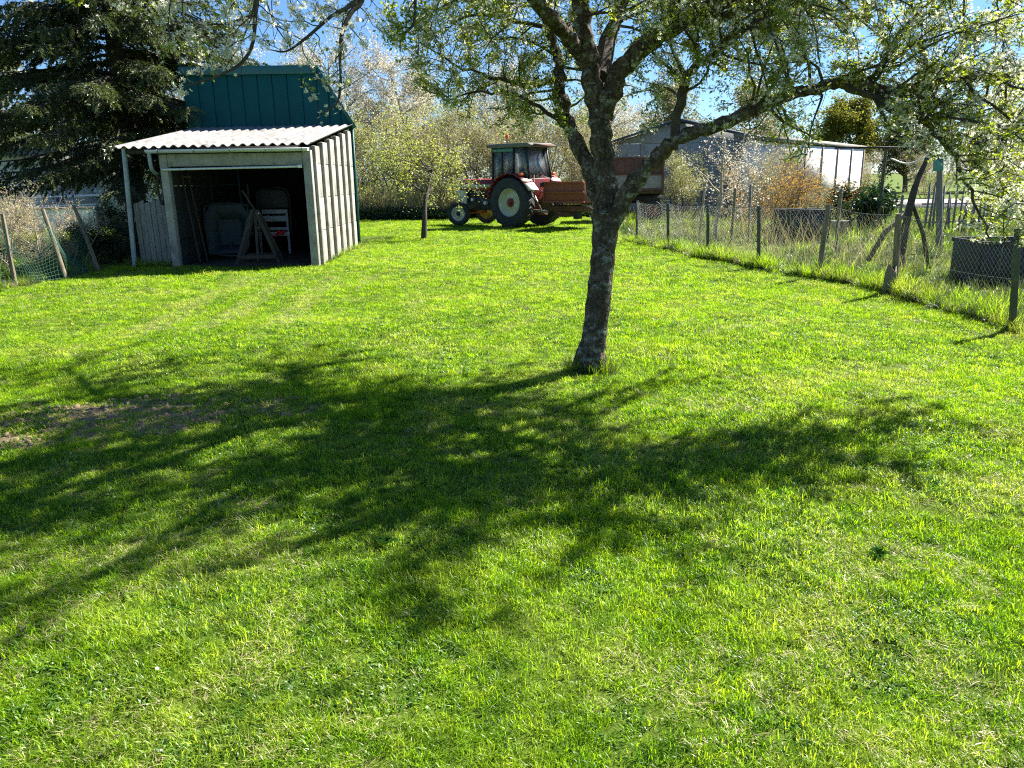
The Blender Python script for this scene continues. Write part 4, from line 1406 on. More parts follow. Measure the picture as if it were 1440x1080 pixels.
def tyre_profile(r, w, rim):
    h = w / 2
    return [(rim, -h * 0.72), (rim + 0.04, -h * 0.92), (r * 0.86, -h), (r * 0.955, -h * 0.86), (r * 0.985, -h * 0.45), (r * 0.99, 0),
            (r * 0.985, h * 0.45), (r * 0.955, h * 0.86), (r * 0.86, h), (rim + 0.04, h * 0.92), (rim, h * 0.72)]


def wheel(name, x, y, r, w, rim, rim_mat, hub_mat, lugs, steer=0.0):
    """Wheel axis along local y; outer face to +y when y > 0."""
    s = 1 if y > 0 else -1
    wo = MB().lathe(tyre_profile(r, w, rim), (0, 0, 0), 'y', 40)
    ob = wo.build(name, M['rubber'], trac, smooth=True)
    ob.location = (x, y, r)
    ob.rotation_euler = (0, 0, steer)
    if lugs:
        lg = MB()
        for q in range(lugs):
            for sd in (-1, 1):
                a0 = 2 * math.pi * (q + (0.5 if sd > 0 else 0)) / lugs
                a1 = a0 + 0.20
                p = (r * 0.985 * math.cos(a0), 0.01 * sd, r * 0.985 * math.sin(a0))
                q2 = (r * 0.95 * math.cos(a1), w * 0.47 * sd, r * 0.95 * math.sin(a1))
                lg.bar(p, q2, 0.05, 0.045, (math.cos(a0), 0, math.sin(a0)))
        lg.build('tread_lugs', M['rubber'], ob)
    h = w / 2
    rm = MB().lathe([(rim + 0.012, h * 0.74 * s), (rim - 0.01, h * 0.80 * s), (rim - 0.03, h * 0.66 * s), (rim - 0.05, h * 0.25 * s), (rim * 0.80, h * 0.10 * s), (rim * 0.42, h * 0.30 * s),
                     (rim * 0.36, h * 0.36 * s), (0.01, h * 0.36 * s)], (0, 0, 0), 'y', 32).build('rim', rim_mat, ob, smooth=True)
    MB().lathe([(rim + 0.012, -h * 0.74 * s), (rim - 0.03, -h * 0.66 * s), (rim - 0.05, -h * 0.2 * s), (rim * 0.8, h * 0.06 * s), (0.01, h * 0.06 * s)], (0, 0, 0), 'y', 32).build('rim', rim_mat, ob, smooth=True)
    MB().lathe([(rim * 0.33, h * 0.37 * s), (rim * 0.31, h * 0.5 * s), (rim * 0.15, h * 0.55 * s), (rim * 0.13, h * 0.72 * s), (0.005, h * 0.74 * s)], (0, 0, 0), 'y', 18).build('hub', hub_mat, ob, smooth=True)
    for q in range(8):
        a0 = 2 * math.pi * q / 8
        MB().lathe([(0.014, h * 0.36 * s), (0.014, h * 0.46 * s), (0.002, h * 0.47 * s)], (rim * 0.25 * math.cos(a0) * 1.6, 0, rim * 0.25 * math.sin(a0) * 1.6), 'y', 6).build('bolt', M['steel'], ob)
    return ob


wheel('rear_wheel', 0, 0.78, RW, 0.44, 0.43, M['cream'], M['red_paint'], 20)
wheel('rear_wheel', 0, -0.78, RW, 0.44, 0.43, M['cream'], M['red_paint'], 20)
wheel('front_wheel', 2.42, 0.72, FW, 0.20, 0.23, M['cream'], M['black_metal'], 0, R(24))
wheel('front_wheel', 2.42, -0.72, FW, 0.20, 0.23, M['yellow_rim'], M['black_metal'], 0, R(24))
MB().tube([(0, -0.6, RW), (0, 0.6, RW)], 0.12, 14).build('rear_axle', M['red_paint'], trac, smooth=True)
MB().bar((2.42, -0.66, 0.44), (2.42, 0.66, 0.44), 0.13, 0.11).build('front_axle', M['red_paint'], trac, bevel=0.015)
MB().span((2.1, -0.16, 0.42), (2.9, 0.16, 0.66)).build('bolster', M['red_paint'], trac, bevel=0.02)
MB().span((-0.35, -0.26, 0.52), (1.1, 0.26, 1.05)).build('gearbox', M['red_paint'], trac, bevel=0.04)
eng = MB().span((1.102, -0.24, 0.5), (2.45, 0.24, 1.15)).build('engine', M['black_metal'], trac, bevel=0.03)
for k in range(4):
    MB().tube([(1.35 + 0.24 * k, 0.24, 0.95), (1.35 + 0.24 * k, 0.33, 1.0)], 0.035, 8).build('manifold_pipe', M['rust'], eng)
MB().lathe([(0.005, 0.245), (0.06, 0.245), (0.06, 0.36), (0.005, 0.365)], (1.55, 0, 0.75), 'y', 14).build('oil_filter', M['white_paint'], eng, smooth=True)
MB().lathe([(0.005, 0.245), (0.055, 0.245), (0.055, 0.34), (0.005, 0.345)], (2.15, 0, 0.85), 'y', 14).build('oil_filter', M['gutter'], eng, smooth=True)
# bonnet: red top, cream flank stripe, grille nose
sec = [(-0.34, 1.17), (-0.34, 1.42), (-0.29, 1.50), (-0.12, 1.535), (0.12, 1.535), (0.29, 1.50), (0.34, 1.42), (0.34, 1.17)]
hood = MB().prism([(1.06, y_, z_) for y_, z_ in sec], (1.62, 0, -0.0)).build('bonnet', M['red_paint'], trac, bevel=0.015)
for sgn in (-1, 1):
    MB().span((1.10, sgn * 0.343, 1.245), (2.70, sgn * 0.352, 1.345)).build('side_stripe', M['cream'], hood)
nose = MB().prism([(2.685, y_, z_) for y_, z_ in ((-0.33, 0.62), (0.33, 0.62), (0.33, 1.42), (0.26, 1.50), (-0.26, 1.50), (-0.33, 1.42))], (0.16, 0, -0.02)).build('nose', M['cream'], trac, bevel=0.02)
MB().span((2.40, 0.30, 0.70), (2.68, 0.335, 1.16)).build('side_grille', M['cream'], trac, bevel=0.01)
MB().span((2.40, -0.335, 0.70), (2.68, -0.30, 1.16)).build('side_grille', M['cream'], trac, bevel=0.01)
for k in range(7):
    MB().span((2.848, -0.26, 0.72 + 0.085 * k), (2.862, 0.26, 0.765 + 0.085 * k)).build('grille_bar', M['black_metal'], nose)
for sgn in (-1, 1):
    MB().lathe([(0.005, 2.85), (0.085, 2.85), (0.085, 2.89), (0.05, 2.90), (0.005, 2.905)], (0, sgn * 0.18, 1.36), 'x', 16).build('headlight', M['white_paint'], nose, smooth=True)
# mudguards
for sgn in (-1, 1):
    th = np.linspace(R(8), R(172), 19)
    ro = RW + 0.10
    pts_o = [(ro * math.cos(t), ro * math.sin(t) + RW) for t in th]
    pts_i = [((ro - 0.02) * math.cos(t), (ro - 0.02) * math.sin(t) + RW) for t in th]
    y0_, y1_ = (0.50, 1.00) if sgn > 0 else (-1.00, -0.50)
    mb = MB()
    for q in range(18):
        A, B_, C_, D_ = pts_o[q], pts_o[q + 1], pts_i[q + 1], pts_i[q]
        if q > 14:
            continue
        V8 = [(A[0], y0_, A[1]), (B_[0], y0_, B_[1]), (C_[0], y0_, C_[1]), (D_[0], y0_, D_[1]), (A[0], y1_, A[1]), (B_[0], y1_, B_[1]), (C_[0], y1_, C_[1]), (D_[0], y1_, D_[1])]
        mb.add(V8, [[0, 1, 5, 4], [3, 7, 6, 2], [0, 3, 2, 1], [4, 5, 6, 7], [0, 4, 7, 3], [1, 2, 6, 5]])
    fd = mb.build('mudguard', M['red_paint'], trac)
    mb = MB()
    A, B_, C_ = pts_o[13], pts_o[15], pts_o[16]
    mb.prism([(A[0], y0_, A[1] + 0.012), (B_[0], y0_, B_[1] + 0.012), (C_[0] - 0.05, y0_, C_[1] + 0.01), (C_[0] - 0.05, y0_, C_[1] - 0.03), (B_[0], y0_, B_[1] + 0.002), (A[0], y0_, A[1] + 0.002)], (0, y1_ - y0_, 0))
    mb.build('rear_flap', M['cream'], fd)
    MB().box((-0.42, (y0_ + y1_) / 2 + 0.1 * sgn, RW + 0.87), (0.08, 0.16, 0.09)).build('tail_light', M['orange_lamp'], fd, bevel=0.01)
# cab
MB().span((0.60, -0.56, 1.12), (1.04, 0.56, 1.24)).build('door_sill', M['red_paint'], trac, bevel=0.01)
cab = MB().span((-0.52, -0.56, 1.12), (0.598, 0.56, 1.52)).build('cab_body', M['red_paint'], trac, bevel=0.02)
MB().span((0.62, 0.35, 0.62), (1.06, 0.57, 1.118)).build('step_box', M['red_paint'], trac, bevel=0.015)
ZB, ZTp = 1.521, 2.47
cor = {'rear': -0.50, 'mid': 0.32, 'front': 1.02}
for sgn in (-1, 1):
    MB().bar((-0.54, sgn * 0.55, ZB), (-0.36, sgn * 0.53, ZTp), 0.06, 0.05, (0, 1, 0)).build('cab_pillar', M['black_metal'], trac)
    MB().bar((0.14, sgn * 0.555, ZB), (0.10, sgn * 0.535, ZTp), 0.05, 0.05, (0, 1, 0)).build('cab_pillar', M['black_metal'], trac)
    MB().bar((1.02, sgn * 0.555, 1.0), (0.98, sgn * 0.535, ZTp), 0.07, 0.05, (0, 1, 0)).build('cab_pillar', M['black_metal'], trac)
    MB().bar((0.60, sgn * 0.558, ZB), (0.58, sgn * 0.538, ZTp), 0.025, 0.03, (0, 1, 0)).build('window_bar', M['black_metal'], trac)
    MB().prism([(0.165, sgn * 0.552, ZB), (0.58, sgn * 0.552, ZB), (0.56, sgn * 0.535, ZTp), (0.13, sgn * 0.535, ZTp)], (0, 0.006, 0)).build('window_pane', M['glass'], trac)
    MB().prism([(0.62, sgn * 0.552, 1.245), (0.985, sgn * 0.552, 1.245), (0.95, sgn * 0.535, ZTp), (0.60, sgn * 0.535, ZTp)], (0, 0.006, 0)).build('window_pane', M['glass'], trac)
    MB().prism([(-0.50, sgn * 0.552, ZB), (0.11, sgn * 0.552, ZB), (0.07, sgn * 0.535, ZTp), (-0.33, sgn * 0.535, ZTp)], (0, 0.006, 0)).build('window_pane', M['glass'], trac)
    MB().span((0.12, sgn * 0.54, ZTp - 0.12), (0.98, sgn * 0.565, ZTp - 0.02)).build('sun_strip', M['teal_plastic'], trac)
MB().prism([(-0.545, -0.52, ZB), (-0.545, 0.52, ZB), (-0.37, 0.50, ZTp), (-0.37, -0.50, ZTp)], (0.006, 0, 0)).build('rear_window', M['glass'], trac)
MB().prism([(1.03, -0.52, 1.3), (1.03, 0.52, 1.3), (0.99, 0.50, ZTp), (0.99, -0.50, ZTp)], (0.006, 0, 0)).build('windscreen', M['glass'], trac)
roof = MB().prism([(-0.62, -0.64, 2.475), (1.16, -0.64, 2.475), (1.20, -0.64, 2.53), (1.08, -0.64, 2.60), (-0.50, -0.64, 2.60), (-0.64, -0.64, 2.54)], (0, 1.28, 0)).build('cab_roof', M['grey_roof'], trac, bevel=0.02)
MB().span((-0.66, -0.5, 2.49), (-0.645, 0.5, 2.57)).build('roof_band', M['brown_frame'], roof)
MB().tube([(0.45, 0.45, 2.60), (0.45, 0.45, 2.74)], 0.018, 8).build('beacon_stem', M['black_metal'], roof)
MB().lathe([(0.02, 2.74), (0.06, 2.75), (0.06, 2.83), (0.045, 2.87), (0.005, 2.885)], (0.45, 0.45, 0), 'z', 14).build('beacon', M['orange_lamp'], roof, smooth=True)
MB().span((-0.25, -0.24, 1.53), (0.2, 0.24, 1.64)).build('seat', M['black_metal'], trac, bevel=0.03)
MB().span((-0.30, -0.22, 1.645), (-0.2, 0.22, 2.0)).build('seat_back', M['black_metal'], trac, bevel=0.03)
MB().tube([(0.72 + 0.12 * math.cos(t) * 0.5, 0.19 * math.sin(t), 1.82 + 0.19 * math.cos(t) * 0.7) for t in np.linspace(0, 2 * math.pi, 18)], 0.013, 6, cap=False).build('steering_wheel', M['black_metal'], trac, smooth=True)
MB().tube([(0.95, 0, 1.52), (0.73, 0, 1.82)], 0.02, 6).build('steering_column', M['black_metal'], trac)
# lower back of the cab and the three-point linkage
MB().span((-0.56, -0.50, 0.80), (-0.525, 0.50, 1.515)).build('back_panel', M['red_paint'], trac, bevel=0.008)
for sgn in (-1, 1):
    MB().bar((-0.2, sgn * 0.30, 0.55), (-1.15, sgn * 0.40, 0.50), 0.05, 0.07).build('lift_arm', M['steel'], trac, bevel=0.008)
    MB().bar((-0.42, sgn * 0.28, 1.15), (-0.85, sgn * 0.38, 0.56), 0.035).build('lift_rod', M['steel'], trac)
MB().tube([(-0.45, 0, 1.12), (-1.12, 0, 1.05)], 0.025, 8).build('top_link', M['steel'], trac, smooth=True)
MB().span((-0.75, -0.10, 0.38), (-0.30, 0.10, 0.46)).build('drawbar', M['rust'], trac, bevel=0.01)
MB().bar((-0.66, 0.48, 1.02), (-0.63, 0.46, 1.62), 0.025).build('marker_rod', M['trestle_wood'], trac)
MB().tube(catmull([(-0.5, 0.3, 0.95), (-0.75, 0.42, 0.80), (-0.95, 0.40, 0.92), (-1.1, 0.3, 0.8)], 5), 0.014, 6).build('hose', M['black_metal'], trac, smooth=True)

# ------------------------------------------------------------------ faded red implement box carried behind the tractor
imp = empty('spreader_box', (0.60, 25.75, 0), 'faded red steel box implement with curved tines, hitched behind the tractor', 'implement', R(140))
bx = MB().prism([(-1.22, 0.78, 1.40), (-2.75, 0.78, 1.40), (-2.70, 0.70, 0.80), (-1.25, 0.70, 0.80)], (0, -0.03, 0)).build('side_panel', M['faded_red'], imp, bevel=0.006)
MB().prism([(-1.22, -0.78, 1.40), (-2.75, -0.78, 1.40), (-2.70, -0.70, 0.80), (-1.25, -0.70, 0.80)], (0, 0.03, 0)).build('side_panel', M['faded_red'], imp, bevel=0.006)
MB().span((-1.25, -0.75, 0.80), (-1.215, 0.75, 1.40)).build('front_panel', M['faded_red'], imp, bevel=0.006)
MB().span((-2.75, -0.75, 0.80), (-2.715, 0.75, 1.40)).build('rear_panel', M['faded_red'], imp, bevel=0.006)
MB().span((-2.70, -0.70, 0.77), (-1.25, 0.70, 0.80)).build('floor', M['rust'], imp)
for z_ in (1.395, 1.10, 0.82):
    MB().span((-2.76, 0.74 + (z_ - 0.8) * 0.08, z_ - 0.025), (-1.21, 0.79 + (z_ - 0.8) * 0.08, z_ + 0.025)).build('rib', M['faded_red'], imp, bevel=0.006)
MB().span((-1.26, 0.80, 1.26), (-1.20, 0.90, 1.40)).build('lamp_box', M['crate_grey'], imp, bevel=0.01)
MB().span((-2.55, -0.45, 0.52), (-1.15, 0.45, 0.70)).build('frame', M['rust'], imp, bevel=0.02)
MB().span((-2.3, 0.2, 0.30), (-2.12, 0.42, 0.518)).build('stand', M['black_metal'], imp, bevel=0.01)
MB().span((-1.9, -0.2, 0.36), (-1.5, 0.45, 0.518)).build('gear_case', M['rust'], imp, bevel=0.03)
for k in range(9):
    y_ = -0.6 + 0.15 * k
    MB().tube(catmull([(-2.0, y_, 0.72), (-2.5, y_, 0.74), (-2.95, y_, 0.62), (-3.10, y_, 0.36)], 4), 0.012, 5).build('tine', M['steel'], imp)

# ------------------------------------------------------------------ farm wagon behind the plum trunk
wg = empty('farm_wagon', (4.45, 28.2, 0), 'brown-framed farm wagon with pale side panels parked beyond the fence end', 'wagon', R(-6))
for sgn in (-1, 1):
    for k, (z0, z1, mt) in enumerate(((1.62, 2.12, 'brown_frame'), (1.12, 1.56, 'concrete'))):
        MB().span((-0.9, sgn * 0.9 - 0.02, z0), (0.9, sgn * 0.9 + 0.02, z1)).build('side_panel', M[mt], wg, bevel=0.006)
    for x_ in (-0.92, 0.0, 0.92):
        MB().span((x_ - 0.04, sgn * 0.94 - 0.03, 0.9), (x_ + 0.04, sgn * 0.94 + 0.03, 2.2)).build('stanchion', M['brown_frame'], wg, bevel=0.005)
    for z_ in (1.59, 2.14, 1.08):
        MB().span((-0.95, sgn * 0.955 - 0.012, z_ - 0.03), (0.95, sgn * 0.955 + 0.012, z_ + 0.03)).build('side_rail', M['brown_frame'], wg)
    for x_ in (-0.6, 0.6):
        w_ = MB().lathe(tyre_profile(0.36, 0.2, 0.2), (x_, sgn * 0.8, 0.36), 'y', 26).build('wheel', M['rubber'], wg, smooth=True)
        MB().lathe([(0.2, 0.08 * sgn), (0.12, 0.04 * sgn), (0.06, 0.1 * sgn), (0.005, 0.1 * sgn)], (x_, sgn * 0.8, 0.36), 'y', 18).build('rim', M['red_paint'], w_, smooth=True)
for x_ in (-0.92, 0.92):
    MB().span((x_ - 0.02, -0.88, 1.1), (x_ + 0.02, 0.88, 2.1)).build('end_panel', M['brown_frame'], wg, bevel=0.006)
MB().span((-0.95, -0.88, 0.95), (0.95, 0.88, 1.05)).build('deck', M['brown_frame'], wg)
MB().span((-0.9, -0.3, 0.62), (0.9, 0.3, 0.945)).build('chassis', M['black_metal'], wg)

# ------------------------------------------------------------------ wire fence on the right
fence = empty('wire_fence', (FENCE[4][0], FENCE[4][1], 0), 'chain-link wire fence with leaning green and wooden posts along the lawn edge', 'fence')
post_def = [(3.08, 18.95, 0.98, 0.00, 0.01, 'g'), (3.45, 16.95, 0.98, -0.04, 0.0, 'g'), (3.78, 14.8, 1.02, -0.05, 0.0, 'g'), (4.20, 13.05, 1.02, -0.06, 0.02, 'g'),
            (4.66, 11.65, 1.08, 0.06, 0.0, 'w'), (5.07, 10.1, 1.02, -0.07, 0.0, 'w'), (5.06, 7.62, 1.0, -0.10, 0.0, 'g'), (5.15, 5.0, 1.0, 0.02, 0.0, 'g')]
tops = []
for (x, y, h, lx, ly, kd) in post_def:
    g = float(gz(x, y))
    if kd == 'g':
        MB().bar((x, y, g - 0.1), (x + lx, y + ly, g + h), 0.052, 0.052).build('post', M['green_post'], fence, world=True, bevel=0.006)
    else:
        MB().tube([(x, y, g - 0.1), (x + lx * 0.5, y, g + h * 0.5), (x + lx, y + ly, g + h)], [0.042, 0.04, 0.035], 9, jit=0.08).build('post', M['post_wood'], fence, world=True, smooth=True)
    tops.append((np.array([x, y, g]), np.array([x + lx, y + ly, g + h])))
net = MB()
for (b0, t0), (b1, t1) in zip(tops[:-1], tops[1:]):
    L = np.linalg.norm(b1 - b0)
    dev = RNG.normal(0, 0.02, 4)

    def pt(u, v):
        sag = -0.05 * math.sin(math.pi * u) * v
        p = (b0 * (1 - u) + b1 * u) * (1 - v) + (t0 * (1 - u) + t1 * u) * v
        return p + np.array([0.03 * math.sin(7 * u + 3 * v) + dev[0], 0, sag - 0.04 * v + 0.03])
    H = 0.96
    st = 0.07
    n = int((L + H) / st)
    for k in range(n):
        for s in (1, -1):
            a0, a1 = (k * st - H) / L, (k * st) / L
            u0, v0, u1, v1 = a0, 0.0, a1, 1.0
            if u0 < 0:
                v0 = (0 - u0) / (u1 - u0)
                u0 = 0
            if u1 > 1:
                v1 = v0 + (1 - u0) / (u1 - u0) * (v1 - v0)
                u1 = 1
            if v1 <= v0 or u1 <= u0:
                continue
            if s < 0:
                u0, u1 = 1 - u0, 1 - u1
            um, vm = (u0 + u1) / 2, (v0 + v1) / 2
            net.tube([pt(u0, v0), pt(um, vm), pt(u1, v1)], 0.0014, 3, cap=False)
net.build('netting', M['wire'], fence, world=True, recalc=False)
for v in (0.99, 0.5):
    w = MB()
    for (b0, t0), (b1, t1) in zip(tops[:-1], tops[1:]):
        w.tube([(b0 * (1 - u) + b1 * u) * (1 - v) + (t0 * (1 - u) + t1 * u) * v + np.array([0, 0, -0.05 * math.sin(math.pi * u)]) for u in np.linspace(0, 1, 6)], 0.002, 4, cap=False)
    w.build('line_wire', M['wire'], fence, world=True, recalc=False)

# stump beside the bent wooden post
st = empty('fence_stump', (4.96, 10.02, 0), 'split grey-brown wooden stump at the foot of the wire fence', 'stump')
th = np.linspace(0, 2 * math.pi, 14, endpoint=False)
V = []
for z_, r_ in ((-0.1, 0.095), (0.1, 0.08), (0.28, 0.07)):
    V.append(np.stack([r_ * np.cos(th) * (1 + 0.14 * np.sin(3 * th)), r_ * np.sin(th), np.full(14, z_)], -1))
V.append(np.stack([0.055 * np.cos(th), 0.055 * np.sin(th), 0.34 + 0.05 * np.sin(2 * th + 1) + RNG.uniform(-0.02, 0.02, 14)], -1))
mb = MB()
F = [[r_ * 14 + k, r_ * 14 + (k + 1) % 14, (r_ + 1) * 14 + (k + 1) % 14, (r_ + 1) * 14 + k] for r_ in range(3) for k in range(14)]
mb.add(np.vstack(V), F)
mb.poly.append([42 + k for k in range(14)])
mb.build('wood', M['post_wood'], st, smooth=True)

# ------------------------------------------------------------------ netting fence on the left
lf = empty('green_net_fence', (-7.8, 13.4, 0), 'sagging green net fence on leaning wooden stakes left of the shed', 'fence')
stk = [((-8.0, 12.45), (-8.03, 12.5), 1.12), ((-7.55, 13.15), (-7.85, 13.3), 1.16), ((-7.72, 14.55), (-8.12, 14.75), 1.18), ((-8.9, 10.6), (-8.95, 10.6), 1.0)]
for (b0, t0, h) in stk:
    MB().tube([(*b0, -0.1), ((b0[0] + t0[0]) / 2, (b0[1] + t0[1]) / 2, h / 2), (*t0, h)], [0.038, 0.036, 0.03], 9, jit=0.07).build('stake', M['post_wood'], lf, world=True, smooth=True)
net = MB()
order = [3, 0, 1, 2]
for q0, q1 in zip(order[:-1], order[1:]):
    (a0, a1, ha), (c0, c1, hc) = stk[q0], stk[q1]
    a0, a1, c0, c1 = [np.array((*p, z)) for p, z in ((a0, 0.0), (a1, ha), (c0, 0.0), (c1, hc))]

    def pn(u, v):
        vv = v * (0.86 - 0.30 * math.sin(math.pi * u))
        p = (a0 * (1 - u) + c0 * u) * (1 - vv) + (a1 * (1 - u) + c1 * u) * vv
        return p + np.array([0.05 * math.sin(5 * u + 4 * v), 0.05 * math.cos(4 * u + 3 * v), 0.02])
    nu = int(np.linalg.norm(c0 - a0) / 0.05)
    for k in range(nu + 1):
        net.tube([pn(k / nu, v) for v in np.linspace(0, 1, 6)], 0.0028, 3, cap=False)
    for k in range(15):
        net.tube([pn(u, k / 14) for u in np.linspace(0, 1, 9)], 0.0028, 3, cap=False)
net.build('netting', M['green_net'], lf, world=True, recalc=False)

# ------------------------------------------------------------------ house glimpsed under the spruce
hs = empty('pale_house', (-15.0, 29.0, 0), 'pale house with slatted blinds glimpsed under the dark spruce', 'house')
MB().span((-20.5, 29.0, 0), (-11.6, 33, 2.65)).build('wall', M['house_wall'], hs, world=True)
MB().prism([(-21, 28.5, 2.55), (-21, 33.5, 2.55), (-21, 31, 3.1)], (9.9, 0, 0)).build('roof', M['grey_roof'], hs, world=True)
for (xa, xb, z0, z1) in ((-17.1, -15.0, 0.95, 2.2), (-13.4, -12.55, 0.7, 2.2)):
    w = MB().span((xa - 0.06, 28.93, z0 - 0.06), (xb + 0.06, 28.985, z1 + 0.06)).build('window', M['white_paint'], hs, world=True)
    n = int((z1 - z0) / 0.1)
    for k in range(n):
        MB().box(((xa + xb) / 2, 28.915, z0 + 0.05 + 0.1 * k), (xb - xa, 0.02, 0.07), Matrix.Rotation(R(-25), 4, 'X')).build('blind_slat', M['blind'], w, world=True)
MB().span((-16.5, 28.86, 0.95), (-16.42, 28.89, 2.2)).build('mullion', M['zinc'], hs, world=True)
MB().span((-15.0, 28.7, 0.0), (-14.85, 28.9, 2.5)).build('porch_post', M['zinc'], hs, world=True)
ter = tag(empty('terrace_wall', (-15.6, 27.4, 0), 'low white rendered terrace wall behind the net fence', 'wall'), kind='thing')
MB().span((-19.5, 27.3, 0), (-14.4, 27.5, 0.72)).build('wall_body', M['white_wall'], ter, world=True, bevel=0.01)
MB().span((-19.55, 27.26, 0.722), (-14.36, 27.54, 0.80)).build('coping', M['concrete_pale'], ter, world=True, bevel=0.01)
rl = empty('white_railing', (-15.8, 28.2, 0), 'white tubular balcony railing in front of the slatted blinds', 'railing')
for x_ in (-17.05, -14.45):
    MB().tube([(x_, 28.2, 0), (x_ - 0.05, 28.2, 1.35)], 0.03, 8).build('upright', M['white_paint'], rl, world=True)
for z_ in (0.86, 1.18):
    MB().tube([(-17.05, 28.2, z_ - 0.05), (-14.46, 28.2, z_)], 0.035, 8).build('rail', M['white_paint'], rl, world=True)

# ------------------------------------------------------------------ concrete-panel barn, white shed on the right
cb = empty('concrete_barn', (7.6, 34.5, 0), 'grey concrete-panel barn with dark blue roof edge behind the wire fence', 'barn')
WX0, WX1, WY = 4.4, 11.2, 34.5
cols = 5
for c in range(cols):
    xa = WX0 + c * (WX1 - WX0) / cols
    xb = xa + (WX1 - WX0) / cols
    for r_ in range(6):
        MB().span((xa + 0.07, WY + RNG.uniform(-0.012, 0.012), r_ * 0.48), (xb - 0.07, WY + 0.08, r_ * 0.48 + 0.468)).build('wall_panel', M['barn_panel'], cb, world=True, bevel=0.01)
for c in range(cols + 1):
    xa = WX0 + c * (WX1 - WX0) / cols
    MB().span((xa - 0.066, WY - 0.05, 0), (xa + 0.066, WY + 0.1, 2.88)).build('column', M['concrete'], cb, world=True, bevel=0.01)
gab = MB().prism([(WX0, WY + 0.005, 2.884), (WX1, WY + 0.005, 2.884), ((WX0 + WX1) / 2 - 0.6, WY + 0.005, 3.75)], (0, 0.08, 0)).build('gable', M['barn_panel'], cb, world=True)
pk_ = (WX0 + WX1) / 2 - 0.6
MB().prism([(WX0 - 0.4, WY - 0.35, 2.88), (pk_, WY - 0.35, 3.88), (WX1 + 0.4, WY - 0.35, 2.88), (WX1 + 0.4, WY - 0.35, 2.78), (pk_, WY - 0.35, 3.78), (WX0 - 0.4, WY - 0.35, 2.78)], (0, 9, 0)).build('roof', M['blue_edge'], cb, world=True)
MB().span((WX0, WY + 0.12, 0), (WX0 + 0.1, WY + 8, 2.75)).build('side_wall', M['barn_panel'], cb, world=True)
MB().span((WX1 - 0.1, WY + 0.12, 0), (WX1, WY + 8, 2.75)).build('side_wall', M['barn_panel'], cb, world=True)

wsd = empty('white_shed', (14.6, 35.4, 0), 'long white rendered shed with brown posts beyond the gravel drive', 'shed', R(52))
MB().span((-7, 0, 0), (4.2, 1.6, 2.6)).build('wall', M['white_wall'], wsd)
MB().prism([(-7.3, -0.04, 2.65), (-7.3, 1.9, 2.95), (-7.3, 1.9, 3.07), (-7.3, -0.04, 2.77)], (11.8, 0, 0)).build('roof', M['grey_roof'], wsd)
MB().prism([(-7, 0.1, 2.605), (-7, 1.5, 2.605), (-7, 1.5, 2.85)], (11.2, 0, 0)).build('gable', M['white_wall'], wsd)
for x_ in (-6.8, -4.6, -2.4, -0.2, 2.0, 4.1):
    MB().span((x_ - 0.06, -0.04, 0), (x_ + 0.06, -0.003, 2.6)).build('post', M['trestle_wood'], wsd)

# ------------------------------------------------------------------ things standing in the rough garden
def slotted_crate(name, x, y, w, d, h, mat, label, rz):
    r = empty(name, (x, y, float(gz(x, y))), label, 'crate', rz)
    for sy in (-1, 1):
        for k in range(int(w / 0.09)):
            xx = -w / 2 + 0.045 + 0.09 * k
            MB().span((xx - 0.037, sy * d / 2 - 0.012, 0.02), (xx + 0.037, sy * d / 2 + 0.012, h - 0.06)).build('slat', mat, r)
        MB().span((-w / 2 - 0.02, sy * d / 2 - 0.025, h - 0.058), (w / 2 + 0.02, sy * d / 2 + 0.025, h)).build('top_rail', mat, r, bevel=0.006)
    for sx in (-1, 1):
        MB().span((sx * w / 2 - 0.015, -d / 2 + 0.03, 0.0), (sx * w / 2 + 0.015, d / 2 - 0.03, h - 0.002)).build('side', mat, r, bevel=0.006)
    MB().span((-w / 2 + 0.02, -d / 2 + 0.015, 0.0), (w / 2 - 0.02, d / 2 - 0.015, 0.05)).build('base', mat, r)
    return r


slotted_crate('compost_crate', 6.75, 18.1, 0.98, 0.8, 0.74, M['crate_black'], 'black slatted compost crate behind the middle of the wire fence', R(4))
slotted_crate('compost_crate', 7.05, 11.1, 1.0, 0.8, 0.62, M['crate_grey'], 'dark grey slatted compost crate in the tall grass at the photo edge', R(-3))

cp = empty('clothesline_pole', (8.45, 15.3, 0), 'weathered wooden clothesline pole with a teal bracket and pale crossbar', 'pole')
MB().tube([(0.02, 0, -0.1), (-0.08, 0, 0.8), (-0.20, 0, 1.78)], [0.062, 0.058, 0.052], 12, jit=0.05).build('shaft', M['grey_wood'], cp, smooth=True)
MB().box((-0.22, -0.01, 1.66), (0.15, 0.13, 0.22), Matrix.Rotation(R(-6), 4, 'Y')).build('bracket', M['teal_plastic'], cp, bevel=0.02)
MB().bar((-0.45, 0, 1.84), (0.55, 0.05, 1.85), 0.06, 0.05).build('crossbar', M['gutter'], cp, bevel=0.008)
MB().tube(catmull([(-0.45, 0, 1.82), (-0.75, 0.1, 1.70), (-1.05, 0.2, 1.80)], 6), 0.012, 6).build('line', M['white_paint'], cp)

tp = empty('green_t_pole', (9.6, 20.4, 0), 'thin dark green steel T-pole standing behind the clothesline pole', 'pole')
MB().tube([(0, 0, -0.1), (0.0, 0, 2.12)], 0.04, 10).build('shaft', M['green_post'], tp, smooth=True)
MB().bar((-1.3, 0, 2.16), (0.9, 0, 2.14), 0.05, 0.05).build('arm', M['black_metal'], tp)

